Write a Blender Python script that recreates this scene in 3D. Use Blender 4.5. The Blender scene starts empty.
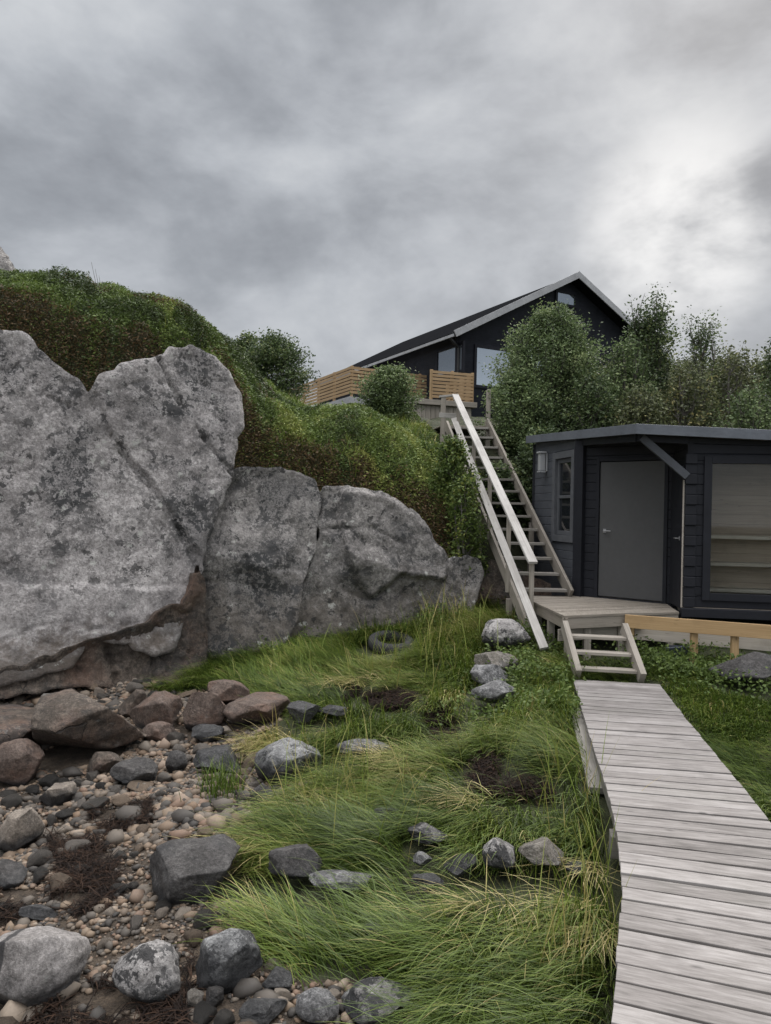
import bpy, bmesh, math, random
import numpy as np
from mathutils import Vector, Matrix

R = math.radians
C = bpy.context.scene.collection
SC = bpy.context.scene
random.seed(7)
rng = np.random.default_rng(7)

# ------------------------------------------------------------------ camera
FPX, W, H = 760.0, 771, 1024
CAM = np.array([0.0, 0.0, 1.87])
ROLL, PITCH = 0.021, 0.0026
cam_d = bpy.data.cameras.new('camera')
cam = bpy.data.objects.new('camera', cam_d)
C.objects.link(cam)
cam_d.sensor_fit = 'VERTICAL'
cam_d.sensor_height = 36.0
cam_d.lens = 36.0 * FPX / H
cam_d.clip_end = 3000
cam.matrix_world = Matrix.Translation(Vector(CAM)) @ Matrix.Rotation(R(90) + PITCH, 4, 'X') @ Matrix.Rotation(ROLL, 4, 'Z')
SC.camera = cam
RM = np.array((Matrix.Rotation(R(90) + PITCH, 3, 'X') @ Matrix.Rotation(ROLL, 3, 'Z')))

def ray(px, py):
    return RM @ np.array([(px - 385.5) / FPX, (512 - py) / FPX, -1.0])
def at(px, py, Y):
    d = ray(px, py)
    return CAM + d * (Y / d[1])
def atz(px, py, z):
    d = ray(px, py)
    return CAM + d * ((z - CAM[2]) / d[2])
def atplane(px, py, P, n):
    d = ray(px, py)
    return CAM + d * (np.dot(np.asarray(P) - CAM, n) / np.dot(d, n))
def project(p):
    q = (np.asarray(p) - CAM) @ RM
    dep = np.maximum(-q[..., 2], 1e-3)
    return 385.5 + FPX * q[..., 0] / dep, 512 - FPX * q[..., 1] / dep

# ------------------------------------------------------------------ world and sun
SUN_AZ, SUN_EL = R(24), R(34)
world = bpy.data.worlds.new('World')
SC.world = world
world.use_nodes = True
wt = world.node_tree
wt.nodes.clear()

class NT:
    """tiny helper to write node trees"""
    def __init__(self, tree): self.t = tree
    def n(self, kind, **kw):
        nd = self.t.nodes.new(kind)
        for k, v in kw.items():
            if k.startswith('i_'):
                nd.inputs[k[2:].replace('_', ' ')].default_value = v
            else:
                setattr(nd, k, v)
        return nd
    def l(self, a, b): self.t.links.new(a, b)
    def math(self, op, a, b=None, c=None, clamp=False):
        nd = self.t.nodes.new('ShaderNodeMath'); nd.operation = op; nd.use_clamp = clamp
        for i, x in enumerate((a, b, c)):
            if x is None: continue
            if isinstance(x, (int, float)): nd.inputs[i].default_value = x
            else: self.l(x, nd.inputs[i])
        return nd.outputs[0]
    def vmath(self, op, a, b=None):
        nd = self.t.nodes.new('ShaderNodeVectorMath'); nd.operation = op
        for i, x in enumerate((a, b)):
            if x is None: continue
            if isinstance(x, (tuple, list)): nd.inputs[i].default_value = x
            else: self.l(x, nd.inputs[i])
        return nd
    def noise(self, vec, scale, detail=4, rough=0.55, dist=0.0):
        nd = self.t.nodes.new('ShaderNodeTexNoise')
        nd.inputs['Scale'].default_value = scale; nd.inputs['Detail'].default_value = detail
        nd.inputs['Roughness'].default_value = rough; nd.inputs['Distortion'].default_value = dist
        if vec is not None: self.l(vec, nd.inputs['Vector'])
        return nd.outputs['Fac']
    def voro(self, vec, scale, feature='F1', rnd=1.0):
        nd = self.t.nodes.new('ShaderNodeTexVoronoi'); nd.feature = feature
        nd.inputs['Scale'].default_value = scale
        nd.inputs['Randomness'].default_value = rnd
        if vec is not None: self.l(vec, nd.inputs['Vector'])
        return nd.outputs['Distance']
    def ramp(self, fac, stops, interp='LINEAR'):
        nd = self.t.nodes.new('ShaderNodeValToRGB'); cr = nd.color_ramp; cr.interpolation = interp
        while len(cr.elements) < len(stops): cr.elements.new(0.5)
        for e, (p, c) in zip(cr.elements, stops):
            e.position = p
            if isinstance(c, (int, float)): c = (c, c, c)
            e.color = (*c[:3], 1)
        self.l(fac, nd.inputs[0])
        return nd.outputs[0]
    def smooth(self, x, lo, hi):
        nd = self.t.nodes.new('ShaderNodeMapRange'); nd.interpolation_type = 'SMOOTHSTEP'
        nd.inputs['From Min'].default_value = lo; nd.inputs['From Max'].default_value = hi
        self.l(x, nd.inputs['Value'])
        return nd.outputs['Result']
    def mix(self, fac, a, b, blend='MIX'):
        nd = self.t.nodes.new('ShaderNodeMix'); nd.data_type = 'RGBA'; nd.blend_type = blend
        for s, x in ((nd.inputs['Factor'], fac), (nd.inputs['A'], a), (nd.inputs['B'], b)):
            pass
        ins = [nd.inputs[0], nd.inputs[6], nd.inputs[7]]
        for s, x in zip(ins, (fac, a, b)):
            if isinstance(x, (int, float)):
                s.default_value = x if s == ins[0] else (x, x, x, 1)
            elif isinstance(x, (tuple, list)): s.default_value = (*x[:3], 1)
            else: self.l(x, s)
        return nd.outputs[2]

w = NT(wt)
sky = w.n('ShaderNodeTexSky', sky_type='NISHITA', sun_disc=False, sun_elevation=SUN_EL, sun_rotation=SUN_AZ,
          air_density=1.0, dust_density=2.0)
tc = w.n('ShaderNodeTexCoord')
dirv = w.vmath('NORMALIZE', tc.outputs['Generated']).outputs[0]
sep = w.n('ShaderNodeSeparateXYZ'); w.l(dirv, sep.inputs[0])
mp = w.n('ShaderNodeMapping'); mp.inputs['Rotation'].default_value = (0, R(24), R(10)); mp.inputs['Scale'].default_value = (1.0, 1.0, 1.75)
mp.inputs['Location'].default_value = (2.35, 1.7, 0.9)
w.l(dirv, mp.inputs[0])
n1 = w.noise(mp.outputs[0], 2.6, 6, 0.54, 0.15)
n2 = w.noise(mp.outputs[0], 6.5, 6, 0.6, 0.3)
cl = w.math('ADD', w.math('MULTIPLY', n1, 0.82), w.math('MULTIPLY', n2, 0.18))
cloud = w.ramp(cl, [(0.37, (0.0954, 0.1012, 0.1113)), (0.45, (0.1293, 0.1367, 0.1484)), (0.53, (0.1760, 0.1844, 0.1972)), (0.64, (0.2353, 0.2427, 0.2523))])
# the thin place in the cloud in front of the sun
sd = Vector((math.sin(R(21)) * math.cos(R(19.5)), math.cos(R(21)) * math.cos(R(19.5)), math.sin(R(19.5))))
dt = w.vmath('DOT_PRODUCT', dirv, tuple(sd)).outputs['Value']
g1 = w.smooth(dt, 0.990, 1.0003)
thin = w.math('MULTIPLY', g1, w.smooth(cl, 0.38, 0.56))
cloud = w.mix(thin, cloud, (0.34, 0.34, 0.34))
# paler haze low over the land, and the brighter zenith an overcast sky has
low = w.smooth(sep.outputs[2], 0.22, 0.0)
cloud = w.mix(w.math('MULTIPLY', low, 0.55), cloud, (0.185, 0.200, 0.218))
zen_fill = w.math('ADD', 1.0, w.math('MULTIPLY', w.smooth(sep.outputs[2], 0.58, 0.90), 7.0))
zen_fill = w.math('ADD', zen_fill, w.math('MULTIPLY', w.smooth(sep.outputs[1], 0.15, -0.7), 0.9))  # extra sky brightness behind the camera, added as fill for camera-facing surfaces
cloud = w.mix(1.0, cloud, zen_fill, 'MULTIPLY')
cloud = w.mix(w.smooth(sep.outputs[2], 0.56, 0.75), cloud, w.mix(1.0, cloud, (1.05, 0.995, 0.945), 'MULTIPLY'))
bg_sky = w.n('ShaderNodeBackground'); bg_sky.inputs[1].default_value = 0.06
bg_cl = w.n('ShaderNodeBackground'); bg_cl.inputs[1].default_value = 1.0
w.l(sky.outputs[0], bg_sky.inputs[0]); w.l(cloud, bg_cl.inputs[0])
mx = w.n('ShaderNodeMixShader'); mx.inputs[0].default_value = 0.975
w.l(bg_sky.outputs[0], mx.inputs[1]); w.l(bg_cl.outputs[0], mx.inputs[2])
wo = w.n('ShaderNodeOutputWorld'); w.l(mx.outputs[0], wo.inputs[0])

sun_d = bpy.data.lights.new('sun', 'SUN'); sun_d.energy = 0.9; sun_d.angle = R(28); sun_d.color = (1.0, 0.96, 0.9)
sun = bpy.data.objects.new('sun', sun_d); C.objects.link(sun)
sv = Vector((math.sin(SUN_AZ) * math.cos(SUN_EL), math.cos(SUN_AZ) * math.cos(SUN_EL), math.sin(SUN_EL)))
sun.rotation_euler = sv.to_track_quat('Z', 'Y').to_euler()
sun.location = (6, 10, 20)
SC.view_settings.view_transform = 'Standard'
SC.view_settings.look = 'None'
SC.view_settings.exposure = 1.42
SC.view_settings.gamma = 1.0
SC.view_settings.use_curve_mapping = False

# ------------------------------------------------------------------ helpers
def _hash(ix, iy, iz, seed):
    h = (ix * 374761393 + iy * 668265263 + iz * 1274126177 + seed * 974634777) & 0xffffffff
    h = ((h ^ (h >> 13)) * 1103515245) & 0xffffffff
    h = ((h ^ (h >> 16)) * 2654435761) & 0xffffffff
    return ((h >> 8) & 0xffff) / 65535.0 * 2 - 1
def vnoise(p, seed=0):
    p = np.asarray(p, float); i = np.floor(p).astype(np.int64); f = p - i
    u = f * f * (3 - 2 * f); r = 0
    for dx in (0, 1):
        for dy in (0, 1):
            for dzz in (0, 1):
                wgt = (u[:, 0] if dx else 1 - u[:, 0]) * (u[:, 1] if dy else 1 - u[:, 1]) * (u[:, 2] if dzz else 1 - u[:, 2])
                r = r + wgt * _hash(i[:, 0] + dx, i[:, 1] + dy, i[:, 2] + dzz, seed)
    return r
def fbm(p, oct=4, seed=0, gain=0.5):
    p = np.asarray(p, float); a, r = 1.0, 0
    for k in range(oct):
        r = r + a * vnoise(p, seed + k * 17); p = p * 2.03 + 11.3; a *= gain
    return r
def xy0(a, b): return np.stack([np.asarray(a, float), np.asarray(b, float), np.zeros(np.shape(a))], -1)

def link_mesh(name, verts, faces, mat=None, parent=None, smooth=False, attrs=None):
    me = bpy.data.meshes.new(name)
    if isinstance(faces, np.ndarray):
        nv, nf, k = len(verts), len(faces), faces.shape[1]
        me.vertices.add(nv); me.vertices.foreach_set('co', np.ascontiguousarray(verts, np.float32).ravel())
        me.loops.add(nf * k); me.loops.foreach_set('vertex_index', np.ascontiguousarray(faces, np.int32).ravel())
        me.polygons.add(nf)
        me.polygons.foreach_set('loop_start', np.arange(0, nf * k, k, dtype=np.int32))
        me.update(calc_edges=True)
    else:
        me.from_pydata([tuple(v) for v in verts], [], faces); me.update()
    if smooth: me.polygons.foreach_set('use_smooth', np.ones(len(me.polygons), dtype=bool))
    for an, (typ, arr) in (attrs or {}).items():
        a = me.attributes.new(an, typ, 'POINT')
        a.data.foreach_set('vector' if typ == 'FLOAT_VECTOR' else 'value', np.ascontiguousarray(arr, np.float32).ravel())
    if mat: me.materials.append(mat)
    o = bpy.data.objects.new(name, me); C.objects.link(o)
    if parent: o.parent = parent
    return o
def tag(o, label=None, cat=None, group=None, kind=None):
    if label: o['label'] = label
    if cat: o['category'] = cat
    if group: o['group'] = group
    if kind: o['kind'] = kind
    return o
def thing(name, label, cat, loc=(0, 0, 0), group=None):
    o = bpy.data.objects.new(name, None); C.objects.link(o); o.location = loc
    o.empty_display_size = 0.2
    return tag(o, label, cat, group)

class MB:
    """boards and boxes collected into ONE mesh, with a grain coordinate for the wood"""
    def __init__(self): self.v = []; self.f = []; self.g = []
    def board(self, p0, p1, wid, thk, up=(0, 0, 1), seed=None):
        p0, p1 = Vector(p0), Vector(p1); d = (p1 - p0); L = d.length; d.normalize()
        up = Vector(up); side = d.cross(up)
        if side.length < 1e-4: side = d.cross(Vector((1, 0, 0)))
        side.normalize(); up = side.cross(d).normalized()
        b = len(self.v); s = random.random() * 40 if seed is None else seed
        for l, p in ((0, p0), (L, p1)):
            for a, c in ((-.5, -.5), (.5, -.5), (.5, .5), (-.5, .5)):
                self.v.append(p + side * (a * wid) + up * (c * thk)); self.g.append((l + s * 3, a * wid + c * thk * 2.1, s))
        for q in ((0, 1, 2, 3), (7, 6, 5, 4), (0, 4, 5, 1), (1, 5, 6, 2), (2, 6, 7, 3), (3, 7, 4, 0)):
            self.f.append(tuple(b + i for i in q))
    def prism(self, poly, z0, z1, seed=None, ztop=None):
        """vertical prism over an XY polygon (counter-clockwise); z0/z1 number or f(x,y)"""
        b = len(self.v); n = len(poly); s = random.random() * 40 if seed is None else seed
        e = Vector((poly[1][0] - poly[0][0], poly[1][1] - poly[0][1])).normalized()
        for zz in (z0, z1):
            for x, y in poly:
                z = zz(x, y) if callable(zz) else zz
                self.v.append(Vector((x, y, z))); self.g.append((x * e[0] + y * e[1] + s * 3, -x * e[1] + y * e[0] + z * .7, s))
        self.f.append(tuple(b + i for i in range(n - 1, -1, -1))); self.f.append(tuple(b + n + i for i in range(n)))
        for i in range(n):
            j = (i + 1) % n
            self.f.append((b + i, b + j, b + n + j, b + n + i))
    def build(self, name, mat, parent=None, bevel=0.004):
        o = link_mesh(name, self.v, self.f, mat, None, attrs={'grain': ('FLOAT_VECTOR', np.array(self.g))})
        if bevel:
            m = o.modifiers.new('bevel', 'BEVEL'); m.width = bevel; m.segments = 2; m.limit_method = 'ANGLE'; m.angle_limit = R(50)
        if parent:
            o.parent = parent
            o.matrix_parent_inverse = Matrix.Translation(-parent.location)
        return o

def inpoly(x, y, poly):
    x, y = np.asarray(x, float), np.asarray(y, float); ins = np.zeros(x.shape, bool); n = len(poly)
    for i in range(n):
        (x0, y0), (x1, y1) = poly[i], poly[(i + 1) % n]
        c = ((y0 > y) != (y1 > y)) & (x < (x1 - x0) * (y - y0) / ((y1 - y0) if y1 != y0 else 1e-9) + x0)
        ins ^= c
    return ins
def segdist(x, y, pts, closed=False):
    pts = np.asarray(pts, float); best = np.full(np.shape(x), 1e9); bx = np.zeros(np.shape(x)); by = np.zeros(np.shape(x))
    m = len(pts) if closed else len(pts) - 1
    for i in range(m):
        a, b = pts[i], pts[(i + 1) % len(pts)]; d = b - a; L = max((d ** 2).sum(), 1e-12)
        t = np.clip(((x - a[0]) * d[0] + (y - a[1]) * d[1]) / L, 0, 1)
        qx, qy = a[0] + t * d[0], a[1] + t * d[1]; dd = np.hypot(x - qx, y - qy); k = dd < best
        best = np.where(k, dd, best); bx = np.where(k, qx, bx); by = np.where(k, qy, by)
    return best, bx, by
def clip_half(poly, nx, ny, c):
    out = []
    for i in range(len(poly)):
        a, b = poly[i], poly[(i + 1) % len(poly)]
        da, db = a[0] * nx + a[1] * ny - c, b[0] * nx + b[1] * ny - c
        if da >= 0: out.append(a)
        if da * db < 0:
            t = da / (da - db); out.append((a[0] + t * (b[0] - a[0]), a[1] + t * (b[1] - a[1])))
    return out

# ------------------------------------------------------------------ materials
def new_mat(name):
    m = bpy.data.materials.new(name); m.use_nodes = True
    t = m.node_tree; t.nodes.clear(); n = NT(t)
    out = n.n('ShaderNodeOutputMaterial'); bs = n.n('ShaderNodeBsdfPrincipled'); n.l(bs.outputs[0], out.inputs[0])
    return m, n, bs
def bump(n, bs, h, strength, dist=0.02):
    b = n.n('ShaderNodeBump'); b.inputs['Strength'].default_value = strength; b.inputs['Distance'].default_value = dist
    n.l(h, b.inputs['Height']); n.l(b.outputs[0], bs.inputs['Normal'])
def attr(n, name, out='Vector'):
    a = n.n('ShaderNodeAttribute'); a.attribute_name = name
    return a.outputs[out]

def wood_mat(name, dark, mid, light, rough=0.8, green=0.0, bumps=0.35, stretch=(1.6, 55)):
    m, n, bs = new_mat(name); g = attr(n, 'grain')
    mp = n.n('ShaderNodeMapping'); mp.inputs['Scale'].default_value = (*stretch, 1); n.l(g, mp.inputs[0])
    f = n.noise(mp.outputs[0], 1.0, 5, 0.68, 0.25)
    mp2 = n.n('ShaderNodeMapping'); mp2.inputs['Scale'].default_value = (1.1, 5, 3.3); n.l(g, mp2.inputs[0])
    f2 = n.noise(mp2.outputs[0], 1.0, 4, 0.6)
    mp3 = n.n('ShaderNodeMapping'); mp3.inputs['Scale'].default_value = (0, 0, 7.77); n.l(g, mp3.inputs[0])
    f3 = n.noise(mp3.outputs[0], 1.0, 0)
    v = n.math('ADD', n.math('MULTIPLY', f, 0.5), n.math('ADD', n.math('MULTIPLY', f2, 0.3), n.math('MULTIPLY', f3, 0.3)))
    col = n.ramp(v, [(0.34, dark), (0.52, mid), (0.70, light)])
    # knots and stains
    mp4 = n.n('ShaderNodeMapping'); mp4.inputs['Scale'].default_value = (3.0, 9, 1); n.l(g, mp4.inputs[0])
    k = n.smooth(n.voro(mp4.outputs[0], 1.0), 0.13, 0.03)
    col = n.mix(n.math('MULTIPLY', k, 0.6), col, tuple(x * .45 for x in dark))
    gm = n.noise(None, 1.7, 5, 0.65)
    tcn = n.n('ShaderNodeTexCoord')
    gm = n.noise(tcn.outputs['Object'], 2.2, 5, 0.65)
    col = n.mix(n.math('MULTIPLY', n.smooth(gm, 0.52, 0.72), 0.45), col, tuple(x * .62 for x in mid), 'MIX')
    if green: col = n.mix(n.math('MULTIPLY', n.smooth(gm, 0.5, 0.35), green), col, (0.07, 0.075, 0.05))
    n.l(col, bs.inputs['Base Color']); bs.inputs['Roughness'].default_value = rough
    bump(n, bs, f, bumps, 0.004)
    return m
def paint_mat(name, col, rough=0.55, var=0.25, grain=True):
    m, n, bs = new_mat(name); tcn = n.n('ShaderNodeTexCoord')
    f = n.noise(tcn.outputs['Object'], 3.0, 6, 0.65)
    f2 = n.noise(attr(n, 'grain'), 14, 3, 0.6)
    v = n.math('ADD', n.math('MULTIPLY', f, 0.6), n.math('MULTIPLY', f2, 0.4))
    c = n.ramp(v, [(0.3, tuple(x * (1 - var) for x in col)), (0.7, tuple(x * (1 + var) for x in col))])
    n.l(c, bs.inputs['Base Color']); bs.inputs['Roughness'].default_value = rough; bs.inputs['Specular IOR Level'].default_value = 0.22
    mp = n.n('ShaderNodeMapping'); mp.inputs['Scale'].default_value = (2, 60, 1); n.l(attr(n, 'grain'), mp.inputs[0])
    bump(n, bs, n.noise(mp.outputs[0], 1, 3), 0.15, 0.004)
    return m
def glass_mat(name, tint, rough=0.03, spec=0.8):
    m, n, bs = new_mat(name)
    bs.inputs['Base Color'].default_value = (*tint, 1); bs.inputs['Roughness'].default_value = rough
    bs.inputs['Specular IOR Level'].default_value = spec
    return m
def clear_glass(name):
    m = bpy.data.materials.new(name); m.use_nodes = True; t = m.node_tree; t.nodes.clear(); n = NT(t)
    out = n.n('ShaderNodeOutputMaterial'); tr = n.n('ShaderNodeBsdfTransparent'); gl = n.n('ShaderNodeBsdfGlossy')
    tr.inputs[0].default_value = (0.93, 0.94, 0.93, 1); gl.inputs['Roughness'].default_value = 0.02
    fr = n.n('ShaderNodeFresnel'); fr.inputs[0].default_value = 1.33
    mx = n.n('ShaderNodeMixShader'); n.l(fr.outputs[0], mx.inputs[0]); n.l(tr.outputs[0], mx.inputs[1]); n.l(gl.outputs[0], mx.inputs[2])
    n.l(mx.outputs[0], out.inputs[0])
    return m
def metal_mat(name, col, rough=0.35, metallic=1.0):
    m, n, bs = new_mat(name); bs.inputs['Base Color'].default_value = (*col, 1)
    bs.inputs['Roughness'].default_value = rough; bs.inputs['Metallic'].default_value = metallic
    return m

def rock_mat(name, c1, c2, dark=0.5, pale=0.3, brown=None, brown_z=None, tide=None, scale=1.0, rnd=False, rough=0.85, bs_strength=1.0, vein=False, red=0.0, clean=None, cracks=0, blotch=0):
    """speckled granite with dark and pale lichen; tide = (z, softness) of the black algae line above the object's base"""
    m, n, bs = new_mat(name); tcn = n.n('ShaderNodeTexCoord'); v = tcn.outputs['Object']
    oz = n.n('ShaderNodeSeparateXYZ'); n.l(v, oz.inputs[0])
    if rnd:
        oi = n.n('ShaderNodeObjectInfo')
        v = n.vmath('ADD', v, n.vmath('SCALE', oi.outputs['Location']).outputs[0]).outputs[0]
        sc = n.vmath('SCALE', oi.outputs['Location']); sc.inputs['Scale'].default_value = 3.7
        v = n.vmath('ADD', tcn.outputs['Object'], sc.outputs[0]).outputs[0]
    big = n.noise(v, 0.9 * scale, 6, 0.6, 0.3)
    mid = n.noise(v, 5.5 * scale, 6, 0.65)
    fine = n.noise(v, 42 * scale, 3, 0.7)
    spk = n.noise(v, 130 * scale, 2, 0.6)
    fin2 = n.noise(v, 26 * scale, 5, 0.75)
    base = n.math('ADD', n.math('MULTIPLY', big, 0.3), n.math('ADD', n.math('MULTIPLY', mid, 0.3), n.math('MULTIPLY', fin2, 0.4)))
    col = n.ramp(base, [(0.40, tuple(x * .62 for x in c1)), (0.47, c1), (0.565, c2), (0.63, tuple(x * 1.18 for x in c2))])
    if rnd:
        col = n.mix(0.55, col, n.ramp(oi.outputs['Random'], [(0, tuple(x * .55 for x in c1)), (0.35, c1), (0.7, c2), (1, tuple(min(1, x * 1.35) for x in c2))]))
    col = n.mix(n.math('MULTIPLY', n.smooth(spk, 0.5, 0.72), 0.45), col, tuple(x * 0.35 for x in c1))
    col = n.mix(n.math('MULTIPLY', n.smooth(fine, 0.56, 0.72), 0.35), col, tuple(min(1, x * 1.5) for x in c2))
    if red: col = n.mix(n.math('MULTIPLY', n.smooth(n.noise(v, 1.6 * scale, 4), 0.42, 0.68), red), col, (0.20, 0.115, 0.08))
    if brown is not None:
        bz = n.math('ADD', oz.outputs[2], n.math('MULTIPLY', n.math('SUBTRACT', mid, 0.5), 1.5))
        fb = n.smooth(bz, brown_z[1], brown_z[0])
        col = n.mix(n.math('MULTIPLY', fb, 0.8), col, brown)
    if dark:
        patch = n.smooth(n.noise(v, 1.25 * scale, 5, 0.62, 0.3), 0.43, 0.62)
        gate = n.math('ADD', 0.4, n.math('MULTIPLY', patch, 0.6))
        sp1 = n.smooth(n.math('ADD', n.noise(v, 15 * scale, 3, 0.65), n.math('MULTIPLY', n.math('SUBTRACT', n.noise(v, 2.4 * scale, 3), .5), .9)), 0.535, 0.56)
        sp2 = n.smooth(n.math('ADD', n.noise(v, 42 * scale, 2, 0.6), n.math('MULTIPLY', n.math('SUBTRACT', n.noise(v, 4.5 * scale, 3), .5), .6)), 0.56, 0.60)
        sp3 = n.smooth(n.noise(v, 5.0 * scale, 6, 0.7, .2), 0.575, 0.60)
        dk = n.math('MAXIMUM', n.math('MULTIPLY', sp1, gate), n.math('MULTIPLY', sp2, n.math('MULTIPLY', gate, .8)))
        dk = n.math('MULTIPLY', n.math('MAXIMUM', dk, n.math('MULTIPLY', sp3, .85)), dark, clamp=True)
        if clean: dk = n.math('MULTIPLY', dk, n.math('ADD', 0.18, n.math('MULTIPLY', 0.82, n.smooth(n.math('ADD', oz.outputs[2], n.math('MULTIPLY', n.math('SUBTRACT', big, .5), 2.0)), clean[0], clean[1]))))
        col = n.mix(dk, col, (0.020, 0.0205, 0.021))
        col = n.mix(n.math('MULTIPLY', patch, 0.38 * dark), col, (0.075, 0.077, 0.08))
    if pale:
        pv = n.voro(v, 5.5 * scale); pv = n.math('ADD', pv, n.math('ADD', n.math('MULTIPLY', n.math('SUBTRACT', fine, .5), .7), n.math('MULTIPLY', n.math('SUBTRACT', n.noise(v, 13 * scale, 5, .7), .5), 1.3)))
        pl = n.smooth(pv, 0.21, 0.10)
        pl = n.math('MULTIPLY', pl, n.smooth(n.noise(v, 2.3 * scale, 3), 0.52, 0.58))
        col = n.mix(n.math('MULTIPLY', pl, pale), col, (0.43, 0.43, 0.40))
    crk = None
    if cracks:
        dv = n.n('ShaderNodeTexNoise'); dv.inputs['Scale'].default_value = 1.6; dv.inputs['Detail'].default_value = 5; n.l(v, dv.inputs['Vector'])
        v2 = n.vmath('ADD', v, n.vmath('MULTIPLY', dv.outputs['Color'], (.55, .55, .35)).outputs[0]).outputs[0]
        mpc = n.n('ShaderNodeMapping'); mpc.inputs['Scale'].default_value = (1.4, 1.4, .45); mpc.inputs['Rotation'].default_value = (.2, .5, .3); n.l(v2, mpc.inputs[0])
        crk = n.math('MULTIPLY', n.smooth(n.voro(mpc.outputs[0], cracks, 'DISTANCE_TO_EDGE'), 0.009, 0.002), n.smooth(n.noise(v, .9, 3), .50, .56))
        col = n.mix(n.math('MULTIPLY', crk, .75), col, (0.035, 0.033, 0.031))
    if vein:
        wv = n.n('ShaderNodeTexWave'); wv.inputs['Scale'].default_value = 0.62; wv.inputs['Distortion'].default_value = 2.2
        wv.inputs['Detail'].default_value = 3; wv.inputs['Phase Offset'].default_value = 1.4
        n.l(v, wv.inputs['Vector'])
        col = n.mix(n.math('MULTIPLY', n.smooth(wv.outputs['Fac'], 0.018, 0.004), 0.85), col, (0.03, 0.03, 0.032))
    if blotch:
        bl = n.math('ADD', n.noise(v, 3.2 * scale, 6, .72, .3), n.math('MULTIPLY', oz.outputs[2], .22))
        col = n.mix(n.math('MULTIPLY', n.smooth(bl, .505, .475), blotch), col, (0.022, 0.022, 0.023))
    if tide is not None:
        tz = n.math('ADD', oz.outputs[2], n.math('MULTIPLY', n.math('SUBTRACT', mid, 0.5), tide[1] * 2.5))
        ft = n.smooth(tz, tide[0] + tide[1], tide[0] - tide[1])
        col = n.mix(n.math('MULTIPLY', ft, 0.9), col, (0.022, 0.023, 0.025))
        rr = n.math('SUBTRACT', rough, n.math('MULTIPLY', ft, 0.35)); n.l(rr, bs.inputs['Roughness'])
    else: bs.inputs['Roughness'].default_value = rough
    n.l(col, bs.inputs['Base Color'])
    bs.inputs['Specular IOR Level'].default_value = 0.3
    h = n.math('ADD', n.math('MULTIPLY', mid, 0.5), n.math('ADD', n.math('MULTIPLY', fin2, 0.7), n.math('MULTIPLY', spk, 0.22)))
    if crk is not None: h = n.math('SUBTRACT', h, n.math('MULTIPLY', crk, .5))
    bump(n, bs, h, bs_strength, 0.04 / scale ** .5)
    return m
def leaf_mat(name, stops, rough=0.55, trans=0.25, spec=0.3):
    m, n, bs = new_mat(name); f = attr(n, 'tint', 'Fac')
    c = n.ramp(f, stops); n.l(c, bs.inputs['Base Color']); bs.inputs['Roughness'].default_value = rough
    bs.inputs['Specular IOR Level'].default_value = spec
    if trans:
        out = [x for x in n.t.nodes if x.type == 'OUTPUT_MATERIAL'][0]
        tr = n.n('ShaderNodeBsdfTranslucent'); n.l(c, tr.inputs[0])
        mx = n.n('ShaderNodeMixShader'); mx.inputs[0].default_value = trans
        n.l(bs.outputs[0], mx.inputs[1]); n.l(tr.outputs[0], mx.inputs[2]); n.l(mx.outputs[0], out.inputs[0])
    return m

M = {}
M['grey_wood'] = wood_mat('weathered_grey_wood', (0.0531, 0.0465, 0.0422), (0.1663, 0.1513, 0.1427), (0.2993, 0.2800, 0.2686), green=0.12, stretch=(5, 46))
M['stair_wood'] = wood_mat('silvered_stair_wood', (0.1144, 0.1000, 0.0827), (0.2236, 0.2000, 0.1692), (0.3328, 0.3000, 0.2585), green=0.2)
M['rail_wood'] = wood_mat('pale_rail_wood', (0.16, 0.15, 0.135), (0.30, 0.285, 0.265), (0.43, 0.415, 0.39), green=0.1)
M['tread_wood'] = wood_mat('tread_wood', (0.09, 0.083, 0.072), (0.165, 0.153, 0.135), (0.25, 0.235, 0.21), green=0.25)
M['deck_wood'] = wood_mat('grey_deck_wood', (0.1050, 0.0880, 0.0690), (0.1837, 0.1600, 0.1306), (0.2730, 0.2450, 0.2070))
M['new_wood'] = wood_mat('new_yellow_timber', (0.2352, 0.1485, 0.0683), (0.3584, 0.2365, 0.1155), (0.4704, 0.3300, 0.1785), bumps=0.15)
M['slat_wood'] = wood_mat('oiled_slats', (0.20, 0.125, 0.06), (0.30, 0.20, 0.105), (0.40, 0.285, 0.165), bumps=0.15)
M['old_board'] = wood_mat('dark_old_board', (0.07, 0.065, 0.055), (0.15, 0.14, 0.12), (0.24, 0.225, 0.20), green=0.35)
M['pale_board'] = wood_mat('pale_shelf_board', (0.26, 0.225, 0.185), (0.40, 0.36, 0.31), (0.52, 0.48, 0.43), bumps=0.1)
M['black_paint'] = paint_mat('black_blue_stain', (0.0125, 0.0135, 0.0175), 0.6)
M['grey_paint'] = paint_mat('dark_grey_stain', (0.066, 0.071, 0.081), 0.6)
M['frame_paint'] = paint_mat('grey_window_paint', (0.085, 0.089, 0.097), 0.5)
M['fascia_paint'] = paint_mat('slate_fascia_paint', (0.105, 0.115, 0.132), 0.5)
M['door_paint'] = paint_mat('grey_door_paint', (0.0725, 0.0725, 0.0725), 0.5, 0.1)
M['house_paint'] = paint_mat('house_black_stain', (0.008, 0.009, 0.014), 0.6)
M['barge_paint'] = paint_mat('grey_barge_paint', (0.30, 0.305, 0.315), 0.5)
M['roof_felt'] = paint_mat('roof_felt', (0.012, 0.0125, 0.014), 0.95)
M['inner_board'] = wood_mat('brown_inner_board', (0.2080, 0.1646, 0.1269), (0.3016, 0.2438, 0.1952), (0.3848, 0.3200, 0.2586), bumps=.1)
[x for x in M['roof_felt'].node_tree.nodes if x.type == 'BSDF_PRINCIPLED'][0].inputs['Specular IOR Level'].default_value = 0.0
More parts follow.
